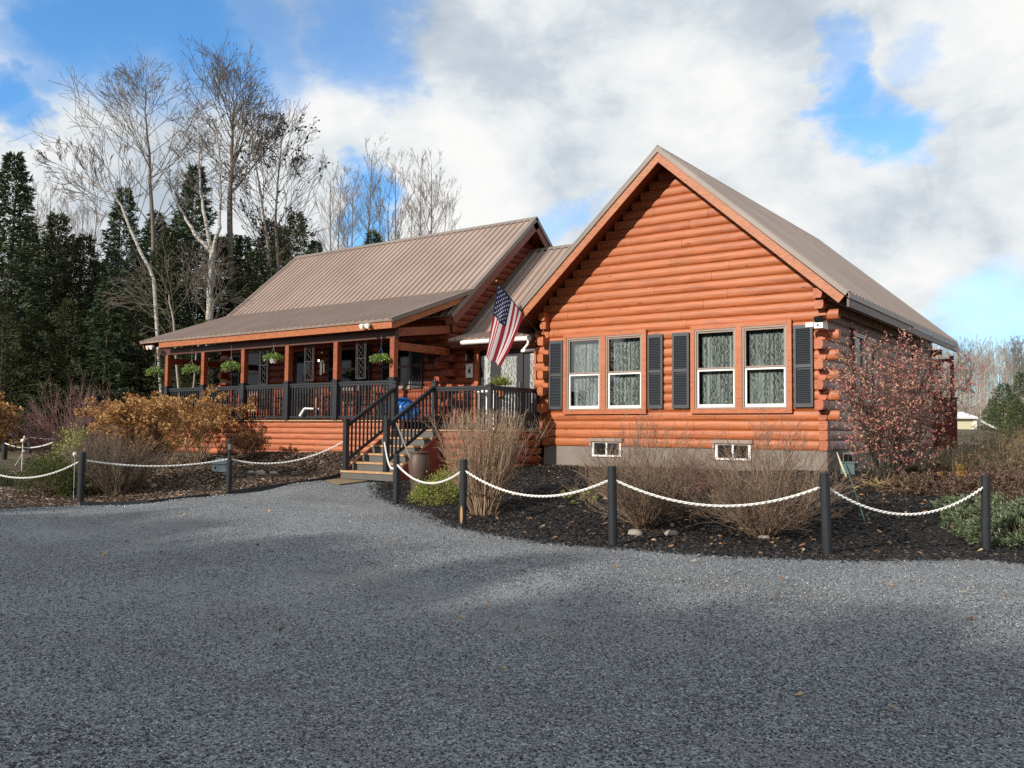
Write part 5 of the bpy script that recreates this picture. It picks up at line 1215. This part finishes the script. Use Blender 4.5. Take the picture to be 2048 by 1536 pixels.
st_ = g.build('stars', fm[1], cl)
# hanging baskets
LBL = ['leafy hanging basket outside the far corner post of the porch','trailing hanging basket in the first bay from the far porch corner','hanging basket with long trailing leaves in front of the log corner','hanging basket in a cream white pot, in the middle of the porch','full bright green hanging basket tied with a blue ribbon next to the near porch post']
for i, (px, py) in enumerate(((310,742),(383,738),(462,732),(547,716),(762,718))):
    c = H(px, py, 1, -1.78); top = Vector((c.x, -1.78, 3.93)); r = empty('hanging_basket', Vector((c.x, -1.78, c.z-.15)), LBL[i], 'hanging basket', 'hanging baskets along the porch')
    g = MB(); g.lathe((c.x,-1.78,c.z-.14), [(.07,0),(.12,.13),(.125,.14)] if i == 3 else [(.05,0),(.12,.09),(.13,.12)], 14); g.build('pot', M['white'] if i == 3 else M['twigpot'], r)
    g = MB(); rim = c.z-.01
    for a in (0,2.1,4.2): g.tube([(c.x+.12*math.cos(a), -1.78+.12*math.sin(a), rim), (c.x,-1.78,rim+.28)], .003, 4)
    g.tube([(c.x,-1.78,rim+.28), top], .004, 4); g.build('hanger', simple('blue_ribbon', (.03,.12,.42), .6) if i == 4 else M['galv'], r)
    LV = Leaves(); tl = .16 if i in (0,1,2) else .1
    for k in range(800):
        a = random.uniform(0,2*math.pi); rr_ = random.random()**.5*.235; z = c.z+.02+.11*math.sqrt(max(0,1-(rr_/.24)**2))*random.random()-(tl*random.random() if rr_ > .13 else 0)
        LV.add((c.x+math.cos(a)*rr_*(1.1), -1.78+math.sin(a)*rr_, z), Vector((math.cos(a)*.7, math.sin(a)*.7, random.gauss(0,.5))).normalized(), random.uniform(.03,.06))
    LV.build('leaves', M['basket'], r, asp=.6)
# iron trellises hanging from the porch beam
TL = ['scrolled iron trellis hanging between the third and fourth porch posts','scrolled iron trellis hanging in front of the porch door','scrolled iron trellis beside the porch window nearest the stairs']
for i, (a, b) in enumerate((((520,695),(535,768)), ((610,687),(627,760)), ((713,679),(731,756)))):
    p, q = H(*a, 1, -1.5), H(*b, 1, -1.5); x0, x1, z0, z1 = p.x, q.x, q.z, 3.86; g = MB(); t = .006
    for x in (x0, x0+.05, x1-.05, x1): g.bar((x,-1.5,z0), (x,-1.5,z1), t*1.6, t*1.6, (0,1,0))
    for z in (z0, (z0+z1)/2, z1-.01): g.bar((x0,-1.5,z), (x1,-1.5,z), t*1.6, t*1.6)
    xm = (x0+x1)/2; g.tube([(xm+.06*math.sin(k*.5), -1.5, z0+(z1-z0)*k/40) for k in range(41)], t*.8, 4); g.tube([(xm-.06*math.sin(k*.5), -1.5, z0+(z1-z0)*k/40) for k in range(41)], t*.8, 4)
    tag(g.build('iron_trellis', M['greymetal'], origin=(x0,-1.5,z0)), TL[i], 'trellis', 'iron trellises under the porch beam')
# wind chimes
c = H(645, 712, 1, -1.4); wc = empty('wind_chime', Vector((c.x,-1.4,c.z)), 'dark metal wind chime with silver tubes hanging under the porch roof', 'wind chime')
g = MB(); g.tube([(c.x,-1.4,3.9),(c.x,-1.4,c.z+.1)], .003, 4); g.tube([(c.x-.12,-1.4,c.z+.28),(c.x+.1,-1.4,c.z+.27)], .006, 4); g.blob((c.x,-1.4,c.z+.08), .045, 8, 0); g.build('hanger', M['iron'], wc)
g = MB(); g.lathe((c.x,-1.4,c.z-.16), [(.08,0),(.05,.03),(.01,.05)], 12); g.lathe((c.x-.13,-1.4,c.z-.14), [(.03,0),(.02,.05)], 8); g.build('bell', M['silver'], wc)
for k in range(5): a = k*1.256; g = MB(); g.tube([(c.x+.05*math.cos(a),-1.4+.05*math.sin(a),c.z-.17),(c.x+.05*math.cos(a),-1.4+.05*math.sin(a),c.z-.42-.02*k)], .009, 6); g.build('chime_tube', M['silver'], wc)
# barn star
c = H(861, 717, 1, LY-.05); g = MB(); P = []
for k in range(10): a = math.pi/2+math.pi*k/5; r = .17 if k % 2 == 0 else .068; P.append((c.x+r*math.cos(a), LY-.045, c.z+r*math.sin(a)))
P.append((c.x, LY-.09, c.z)); P.append((c.x, LY-.03, c.z)); g.add(P, [(k,(k+1)%10,10) for k in range(10)]+[((k+1)%10,k,11) for k in range(10)])
tag(g.build('barn_star', M['iron'], origin=c), 'black metal barn star on the log wall near the entry', 'wall star')
# wall lantern and plaque in the entry
c = H(937, 712, 1, BY-.12); r = empty('wall_lantern', c, 'dark wall lantern on the entry wall above the white plaque', 'lamp')
g = MB(); g.box(c.x-.04,c.x+.04,BY-.05,BY,c.z-.1,c.z+.12); g.tube([(c.x,BY-.02,c.z+.1),(c.x,BY-.14,c.z+.14),(c.x,BY-.15,c.z+.1)], .01, 6); g.lathe((c.x,BY-.15,c.z-.13),[(.03,-.02),(.055,0)],6); g.lathe((c.x,BY-.15,c.z+.06),[(.065,0),(.02,.06)],6)
for k in range(4): a = k*1.571; g.bar((c.x+.05*math.cos(a),BY-.15+.05*math.sin(a),c.z-.13),(c.x+.05*math.cos(a),BY-.15+.05*math.sin(a),c.z+.06),.008,.008,(0,1,0))
g.build('frame', M['iron'], r); g = MB(); g.lathe((c.x,BY-.15,c.z-.12),[(.045,0),(.045,.17)],8); g.build('glass', M['glass'], r)
a, b = H(932.5,728,1,BY-.04), H(946,755,1,BY-.04); g = MB(); g.box(a.x,b.x,BY-.055,BY-.03,b.z,a.z); r = g.build('plaque', M['white'], origin=a); tag(r, 'small white plaque with a dark bird figure on the entry wall', 'plaque')
g = MB(); cx_, cz_ = (a.x+b.x)/2, (a.z+b.z)/2; g.add([(cx_+dx*.12, BY-.058, cz_+dz*.2) for dx, dz in ((-.5,.3),(-.1,.1),(.4,.6),(.3,.0),(.5,-.5),(.0,-.2),(-.4,-.6),(-.2,-.1))], [(0,1,7),(1,2,3),(1,3,5),(3,4,5),(5,6,7),(1,5,7)]); g.build('figure', M['iron'], r)
# floodlights
def flood(c, lab, n_=2, back=.05, white=True, name='floodlight'):
    r = empty(name, c, lab, 'light'); g = MB(); g.box(c.x-.05,c.x+.05,c.y,c.y+back,c.z-.04,c.z+.05); g.build('base', M['black' if not white else 'taupe'], r)
    for k in range(n_):
        g = MB(); x = c.x+(k-.5*(n_-1))*.17; V_ = Vector((.3*(k-.5), -1, -.45)).normalized(); a = Vector((x, c.y-.02, c.z)); X, Y = basis(V_); ring = []
        for rr_, s in ((.03,-.05),(.055,.02),(.065,.08),(.05,.085)): ring.append([a+V_*s+(X*math.cos(2*math.pi*i/12)+Y*math.sin(2*math.pi*i/12))*rr_ for i in range(12)])
        V2 = [q for rg in ring for q in rg]; Fq = [(m*12+i, m*12+(i+1)%12, (m+1)*12+(i+1)%12, (m+1)*12+i) for m in range(3) for i in range(12)]+[tuple(36+i for i in range(12)), tuple(range(12))[::-1]]
        g.add(V2, Fq); g.build('lamp_head', M['white'], r, smooth=False)
    return r
flood(H(733,651,1,-2.06), 'twin white floodlight on the porch fascia above the stairs'); flood(H(303,694,1,-2.0), 'white floodlight under the far end of the porch roof')
c = H(1634, 648, 1, -.34); r = empty('security_light', c, 'white security light with a dark solar panel at the right house corner', 'light')
g = MB(); g.box(c.x-.05,c.x+.11,-.36,-.04,c.z-.08,c.z+.05); g.build('housing', M['white'], r); g = MB(); g.box(c.x-.20,c.x-.06,-.38,-.28,c.z-.05,c.z+.03); g.build('lamp_head', M['white'], r)
g = MB(); g.bar((c.x-.04,-.32,c.z+.10),(c.x+.14,-.32,c.z+.10),.16,.09,(0,-.3,1)); g.build('solar_panel', M['dglass'], r); g = MB(); g.blob((c.x+.02,-.365,c.z-.02), .02, 6, 0); g.build('sensor', M['black'], r)
# spiked iron fence behind the landing
def spiked(a, b, z0, z1, lab, step=.10):
    a, b = Vector(a), Vector(b); g = MB(); L = (b-a).length; k = int(L/step); dz = Vector((0,0,1))
    for z in (z0+.1, z1-.16): g.bar(a+dz*z, b+dz*z, .012, .02)
    for i in range(k+1):
        p = a.lerp(b, i/k); h_ = z1+.05*(i % 2); g.tube([p+dz*z0, p+dz*(h_-.06)], .006, 4); g.lathe(p+dz*(h_-.08), [(.004,0),(.016,.03),(.002,.09)], 5)
    tag(g.build('iron_fence', M['iron'], origin=a+dz*z0), lab, 'fence', 'spiked iron fence panels on the deck')
spiked((-2.96,-1.48,0), (-2.96,.34,0), 1.86, 2.86, 'spiked black iron fence panel running from the porch corner to the log wall'); spiked((-2.9,.30,0), (-1.75,.30,0), 1.64, 2.72, 'spiked black iron fence panel in front of the entry wall')
# blue tarp bundle and other porch things
def lump(c, r, name, mat, lab, cat, seed=3, group=None):
    random.seed(seed); n_ = 18; V = []; 
    for i in range(n_+1):
        t = math.pi*i/n_
        for k in range(24):
            a = 2*math.pi*k/24; j = 1+.10*math.sin(a*3+t*4)+.06*math.sin(a*7-t*9)+random.uniform(-.03,.03); z = math.cos(t); z = z if z > -.6 else -.6
            V.append((c[0]+r[0]*j*math.sin(t)*math.cos(a), c[1]+r[1]*j*math.sin(t)*math.sin(a), c[2]+r[2]*(z+.6)))
    F = [(i*24+k,i*24+(k+1)%24,(i+1)*24+(k+1)%24,(i+1)*24+k) for i in range(n_) for k in range(24)]
    return tag(mesh_obj(name, V, F, mat, origin=c, smooth=True), lab, cat, group)
lump((-3.95,-.55,1.86), (.55,.3,.36), 'blue_tarp', simple('blue_tarp_cloth', (.02,.13,.45), .45, 0, .2, 6), 'crumpled blue tarp heaped on the porch behind the stair railings', 'tarp')
lump((-2.45,-.2,1.64), (.17,.15,.30), 'cushion_bag', simple('red_white_cloth', (.30,.09,.09), .8, 0, .5, 3), 'red and white cloth bag on the landing behind the right stair railing', 'bag', 5)
def chair(x, y, z, rz, lab, mat='iron', name='porch_chair'):
    r = empty(name, Vector((x,y,z)), lab, 'chair', 'chairs on the porch', rz); g = MB()
    g.box(-.25,.25,-.25,.25,.40,.44); g.build('seat', M[mat], r, local=True); g = MB()
    for k in range(6): g.box(-.24+k*.088,-.20+k*.088,.24,.26,.44,.92)
    g.box(-.26,.26,.235,.265,.90,.96); g.build('backrest', M[mat], r, local=True)
    for sx in (-.23,.23):
        for sy in (-.23,.23): g = MB(); g.box(sx-.02,sx+.02,sy-.02,sy+.02,0,.40); g.build('leg', M[mat], r, local=True)
        g = MB(); g.box(sx-.03,sx+.03,-.25,.25,.62,.65); g.box(sx-.02,sx+.02,-.24,-.2,.44,.62); g.build('armrest', M[mat], r, local=True)
    return r
chair(-9.9,-.35,1.855,0,'dark porch chair against the wall left of the porch door'); chair(-7.75,-.3,1.855,.2,'dark porch chair between the porch door and the window','iron'); chair(-5.75,-.25,1.855,-.1,'dark porch chair under the porch window nearest the stairs')
c = H(634, 800, 1, -1.0); r = empty('wooden_carving', Vector((c.x,-1.0,1.855)), 'orange brown carved wood figure on a dark stand behind the porch railing', 'carving')
g = MB(); z0 = 1.855
g.box(c.x-.10,c.x+.10,-1.1,-.9,z0,z0+.08); g.box(c.x-.015,c.x+.015,-1.015,-.985,z0+.08,z0+.25); g.build('stand', M['iron'], r); g = MB(); g.lathe((c.x,-1.0,z0+.25),[(.03,0),(.075,.06),(.08,.16),(.06,.28),(.03,.36),(.045,.4),(.02,.46)],10); g.build('figure', simple('carved_pine', (.5,.22,.06), .6, 0, .25), r)
# white pipe sticking through the porch railing
g = MB(); a = H(600,832,1,-1.72); b = H(609,817,1,-1.70); c = H(638,818,1,-1.50)
g.tube([a, b], [.035,.03], 10); g.tube([b, c], .028, 10); tag(g.build('drain_pipe', M['white'], origin=a), 'short bent white pipe poking through the porch railing', 'pipe')
# small side table with papers and flower pot at the entry
tb_ = empty('side_table', Vector((-1.05,-.6,1.632)), 'small white side table on the landing behind the railing', 'table'); g = MB(); g.box(-1.3,-.8,-.8,-.45,2.50,2.53); g.build('tabletop', M['white'], tb_)
for x in (-1.27,-.85):
    for y in (-.77,-.5): g = MB(); g.box(x,x+.03,y,y+.03,1.632,2.50); g.build('leg', M['white'], tb_)
g = MB(); g.box(-1.25,-.98,-.75,-.55,2.532,2.60); tag(g.build('box', simple('pale_blue_box', (.55,.62,.70), .5), origin=(-1.1,-.65,2.53)), 'pale blue white box lying on the small side table', 'box')
c = H(1003, 776, 1, -1.2); r = empty('flower_pot', Vector((c.x,-1.2,c.z-.2)), 'orange pot with a yellow green plant on a black stand behind the landing railing', 'potted plant')
g = MB(); g.lathe((c.x,-1.2,c.z-.2),[(.08,0),(.13,.2),(.14,.2),(.14,.23)],14); g.build('pot', simple('orange_pot', (.55,.22,.06), .6), r)
g = MB(); g.lathe((c.x,-1.2,1.634),[(.12,0),(.02,.03),(.02,c.z-.2-1.634-.03),(.12,c.z-.2-1.634-.004)],10); g.build('stand', M['iron'], r)
LV = Leaves()
for k in range(650): q = rv(.075); LV.add((c.x+q.x*1.2,-1.2+q.y,c.z+.06+abs(q.z)), (q.normalized()+Vector((0,0,.4))).normalized(), random.uniform(.04,.08))
LV.build('leaves', M['ygreen'], r, asp=.4)
# urn behind the nearest post, and stick in it
q = G(812, 1000); q.y += .35; q.z = hz(q.x,q.y); hu = H_at(812, 903, q)-q.z
r = empty('urn', q, 'tall brown clay urn between the stairs and the yellow green shrub', 'urn'); g = MB(); g.lathe(q,[(.12,0),(.14,hu*.15),(.19,hu*.55),(.21,hu*.75),(.17,hu*.92),(.16,hu*.95),(.19,hu*.98),(.19,hu),(.15,hu),(.14,hu*.9)],20); g.build('body', simple('brown_clay', (.085,.052,.042), .55, 0, .3, 5), r, smooth=True)
a = q+Vector((-.05,-.02,hu*.5)); b = H(793, 846, 1, q.y); g = MB(); g.tube([a,b], .016, 8); tag(g.build('wooden_stick', M['greywood'], origin=a), 'grey stick standing in the brown urn and leaning on the railing', 'stick')
# doormat
a, b, c, d_ = G(652,963), G(682,970), G(744,962), G(705,955); 
g = MB(); P = [a,G(678,971),G(745,963),G(712,956)]; zt = max(p.z for p in P)-.01; g.add([(p.x,p.y,p.z+.012) for p in P]+[(p.x,p.y,p.z+.03) for p in P], [(3,2,1,0),(4,5,6,7),(0,1,5,4),(1,2,6,5),(2,3,7,6),(3,0,4,7)])
tag(g.build('doormat', simple('coir_mat', (.24,.18,.11), .95, 0, .3, 30, .1, .6, .01), origin=P[0]), 'worn tan doormat on the gravel at the foot of the stairs', 'mat')
# green garden stake, cream leaf stake
a, b = G(1737, 1058), Vector((0,0,0)); t = H_at(1690, 925, a); top = H(1690, 925, 1, a.y+.9); g = MB(); g.tube([a-Vector((0,0,.05)), top], .007, 6); tag(g.build('garden_stake', simple('green_stake', (.04,.12,.10), .6), origin=a), 'thin green stake leaning in the mulch right of the tallest post', 'stake')
a = G(1694, 957); b = H(1674, 905, 1, a.y+.1); mid = H(1683, 930, 1, a.y+.02); g = MB(); g.tube([a,mid,b], [.012,.018,.008], 6); tag(g.build('curved_stick', simple('cream_stick', (.62,.56,.38), .6), origin=a), 'cream coloured curved stick against the foundation at the house corner', 'stick')
q = G(1692, 952); q.y += .2; g = MB(); g.box(q.x-.12,q.x+.12,q.y-.1,q.y+.1,q.z,q.z+.22); g.box(q.x-.14,q.x+.14,q.y-.12,q.y+.12,q.z+.22,q.z+.25); tag(g.build('utility_box', simple('teal_box', (.05,.11,.12), .6), origin=q), 'small teal green utility box on the ground behind the cream stick', 'box')
# pale blue lantern-like ornament behind the lamp post
q = G(440, 945); r = empty('birdhouse', q, 'pale blue garden birdhouse with a wire handle behind the lamp post', 'birdhouse')
g = MB(); g.box(q.x-.16,q.x+.16,q.y-.1,q.y+.1,q.z+.02,q.z+.20); g.build('body', simple('pale_blue_plastic', (.42,.55,.60), .4), r); g = MB(); g.add([(q.x-.2,q.y-.13,q.z+.2),(q.x+.2,q.y-.13,q.z+.2),(q.x+.2,q.y+.13,q.z+.2),(q.x-.2,q.y+.13,q.z+.2),(q.x-.12,q.y,q.z+.33),(q.x+.12,q.y,q.z+.33)],[(0,1,5,4),(2,3,4,5),(1,2,5),(3,0,4),(3,2,1,0)]); g.build('roof', simple('grey_blue_roof', (.25,.32,.35), .5), r)
g = MB(); g.tube([(q.x-.12,q.y,q.z+.33),(q.x-.05,q.y,q.z+.46),(q.x+.05,q.y,q.z+.46),(q.x+.12,q.y,q.z+.33)], .005, 5); g.build('handle', M['iron'], r)
g = MB(); g.blob((q.x-.03,q.y-.101,q.z+.11), (.03,.01,.03), 8, 0); g.build('entrance_hole', M['iron'], r)
# garden ornaments: white bird figure on a stake and small figures
def bird(q, s, lab, h0=0.0, grp='white garden figures'):
    r = empty('bird_statue', q, lab, 'statue', grp); b = q+Vector((0,0,h0)); g = MB(); g.lathe(b, [(.05*s,0),(.02*s,.04*s),(.015*s,.18*s)], 8); 
    if h0: g.tube([q, b], .012, 6)
    g.build('stand', M['whitestone'], r); g = MB(); g.blob(b+Vector((0,0,.26*s)), (.13*s,.08*s,.09*s), 10, .02); g.tube([b+Vector((.09*s,0,.28*s)), b+Vector((.13*s,0,.38*s)), b+Vector((.12*s,0,.42*s))], [.05*s,.035*s,.04*s], 8); g.blob(b+Vector((.13*s,0,.43*s)), (.05*s,.04*s,.04*s), 8, .02); g.add([b+Vector((.17*s,.01*s,.43*s)), b+Vector((.17*s,-.01*s,.43*s)), b+Vector((.23*s,0,.42*s)), b+Vector((.17*s,0,.415*s))], [(0,1,2),(0,2,3),(1,3,2)])
    g.add([b+Vector((-.1*s,.04*s,.27*s)), b+Vector((-.1*s,-.04*s,.27*s)), b+Vector((-.24*s,0,.24*s)), b+Vector((-.1*s,0,.22*s))], [(0,1,2),(0,2,3),(1,3,2),(0,3,1)]); g.build('body', M['whitestone'], r, smooth=True); return r
q = D(45, 900, 21.5); q.z = hz(q.x,q.y); bird(q, .55, 'cream bird statue on a thin stand beyond the far chains at the left', H_at(45, 893, q)-q.z)
q = G(184, 965); bird(q, .7, 'white curved bird figure at the foot of the grey clipped shrub, by its post', .10)
q = G(211, 958); bird(q, .55, 'small white bird figure half hidden in the grey clipped shrub', .12)
g = MB(); a = G(30, 932); b = H(48, 902, 1, a.y+.05); g.tube([a,b], .010, 6); g.blob(b, .04, 8, .1); tag(g.build('garden_stake', M['whitestone'], origin=a), 'white knob topped stake leaning behind the dark junipers', 'stake')
g = MB(); q = D(150, 905, 17.0); q.z = H_at(150, 909, q); g.blob(q, (.04,.04,.05), 8, .1); g.tube([q, Vector((q.x,q.y,hz(q.x,q.y)))], .004, 5); tag(g.build('globe_ornament', M['whitestone'], origin=q), 'small white globe ornament on a stick beside the post at the dark juniper', 'ornament')
# shed far behind at the right
q = D(1942, 850, 52); z0 = hz(q.x,q.y)-1.5; zt = D(1940,825,52).z; ze_ = D(1940,836,52).z; rx, ry = _r.normalized(), Vector((-_r.y, _r.x, 0)).normalized()
r = empty('shed', Vector((q.x,q.y,z0)), 'small cream walled shed with a pale roof far behind the house corner', 'shed')
def sp_(a, b, z): v_ = D(1942, 833, 52); return (v_.x+rx.x*a+ry.x*b, v_.y+rx.y*a+ry.y*b, z)
g = MB(); g.add([sp_(-2.4,0,z0),sp_(.2,0,z0),sp_(.2,3,z0),sp_(-2.4,3,z0),sp_(-2.4,0,ze_),sp_(.2,0,ze_),sp_(.2,3,ze_),sp_(-2.4,3,ze_)], [(0,1,5,4),(1,2,6,5),(2,3,7,6),(3,0,4,7)]); g.build('wall', simple('cream_wall', (.62,.60,.42), .8), r)
g = MB(); g.add([sp_(-2.6,-.25,ze_-.05),sp_(.3,-.25,ze_-.05),sp_(.3,1.6,zt),sp_(-2.6,1.6,zt),sp_(-2.6,-.25,ze_+.05),sp_(.3,-.25,ze_+.05),sp_(.3,1.6,zt+.1),sp_(-2.6,1.6,zt+.1),sp_(-2.6,3.4,ze_),sp_(.3,3.4,ze_)], [(3,2,1,0),(4,5,6,7),(0,1,5,4),(1,2,6,5),(3,0,4,7),(7,6,9,8)]); g.build('roof', simple('pale_roof', (.72,.74,.76), .4), r)
g = MB(); g.add([sp_(.35,.0,ze_),sp_(.35,.12,ze_),sp_(1.5,.12,z0+1.6),sp_(1.5,0,z0+1.6),sp_(.35,.0,ze_-.12),sp_(.35,.12,ze_-.12),sp_(1.5,.12,z0+1.48),sp_(1.5,0,z0+1.48)], [(0,1,2,3),(7,6,5,4),(0,4,5,1),(1,5,6,2),(2,6,7,3),(3,7,4,0)]); g.add([sp_(.1,-.06,z0),sp_(.3,-.06,z0),sp_(.3,-.06,ze_),sp_(.1,-.06,ze_),sp_(.1,-.01,z0),sp_(.3,-.01,z0),sp_(.3,-.01,ze_),sp_(.1,-.01,ze_)], [(0,1,2,3),(7,6,5,4),(1,5,6,2),(3,7,4,0)]); g.build('corner_trim', M['white'], r)
# ================================================================== LIGHT
SUN_AZ = math.atan2(-.50, -.86)   # direction towards the sun, x then y
SUN_EL = R(23)
sd = Vector((math.cos(SUN_EL)*-.20, math.cos(SUN_EL)*-.98, math.sin(SUN_EL))).normalized()
sl_ = bpy.data.lights.new('sun', 'SUN'); so_ = bpy.data.objects.new('sun', sl_); COL.objects.link(so_)
sl_.energy = 4.6; sl_.angle = R(.6); sl_.color = (1, .90, .78); so_.rotation_euler = sd.to_track_quat('Z', 'Y').to_euler(); so_.location = (0,0,40)
wd = bpy.data.worlds.new('World'); sc.world = wd; wd.use_nodes = True; nt = wd.node_tree; bg = nt.nodes['Background']; n = N(nt)
sky = n.n('ShaderNodeTexSky', sky_type='NISHITA'); sky.sun_disc = False; sky.sun_elevation = SUN_EL; sky.sun_rotation = math.atan2(sd.x, sd.y); sky.altitude = 200; sky.air_density = 1.0; sky.dust_density = .6; sky.ozone_density = 2.5
tc = n.n('ShaderNodeTexCoord').outputs['Generated']; sp = n.n('ShaderNodeSeparateXYZ'); n.l(tc, sp.inputs[0])
zz = n.math('MAXIMUM', n.math('ADD', sp.outputs[2], .16), .05)
cb = n.n('ShaderNodeCombineXYZ'); n.l(n.math('DIVIDE', sp.outputs[0], zz), cb.inputs[0]); n.l(n.math('DIVIDE', sp.outputs[1], zz), cb.inputs[1]); cv = n.vmath('MULTIPLY', tc, (2.3,2.3,3.6))
wob = n.n('ShaderNodeTexNoise'); n.l(cv, wob.inputs['Vector']); wob.inputs['Scale'].default_value = 1.5; wob.inputs['Detail'].default_value = 6; wob.inputs['Roughness'].default_value = .62
dirn = n.vmath('ADD', tc, n.vmath('MULTIPLY', n.vmath('SUBTRACT', wob.outputs['Color'], (.5,.5,.5)), (.36,.36,.27)))
hole = None
for px, py, r0, r1, w_ in SKYHOLES:
    d = ray(px, py).normalized(); dt = n.vmath('DOT_PRODUCT', n.vmath('NORMALIZE', dirn), tuple(d))
    f = n.maprange(dt, math.cos(r1), math.cos(r0), 0, w_)
    hole = f if hole is None else n.math('MAXIMUM', hole, f)
n1 = n.noise(cv, .9, 9, .58, .15)
cov = n.maprange(n1, .20, .36)
cov = n.math('MULTIPLY', cov, n.math('SUBTRACT', 1, hole, clamp=True), clamp=True)
n2 = n.noise(cv, 2.0, 10, .6, .15); n3 = n.noise(n.vmath('ADD', cv, (3.1,1.7,0)), .8, 4, .5)
sh = n.math('ADD', n.math('MULTIPLY', n2, .6), n.math('MULTIPLY', n3, .4))
cc = n.ramp(sh, [(.36,(.46,.54,.63)),(.45,(.62,.69,.76)),(.51,(.84,.88,.90)),(.58,(1.0,1.0,.99))])
K = 11.0
skyc = n.mix(1.0, sky.outputs[0], (1.2,2.0,2.5), 'MULTIPLY')
cloud = n.vmath('SCALE', cc, scale=K*.90)
n.l(n.mix(cov, skyc, cloud), bg.inputs[0]); bg.inputs[1].default_value = .085
sc.view_settings.view_transform = 'Standard'; sc.view_settings.look = 'None'; sc.view_settings.exposure = .2; sc.view_settings.gamma = 1
sc.cycles.max_bounces = 6; sc.cycles.transparent_max_bounces = 12; sc.cycles.caustics_reflective = False; sc.cycles.caustics_refractive = False
sc.cycles.use_denoising = False
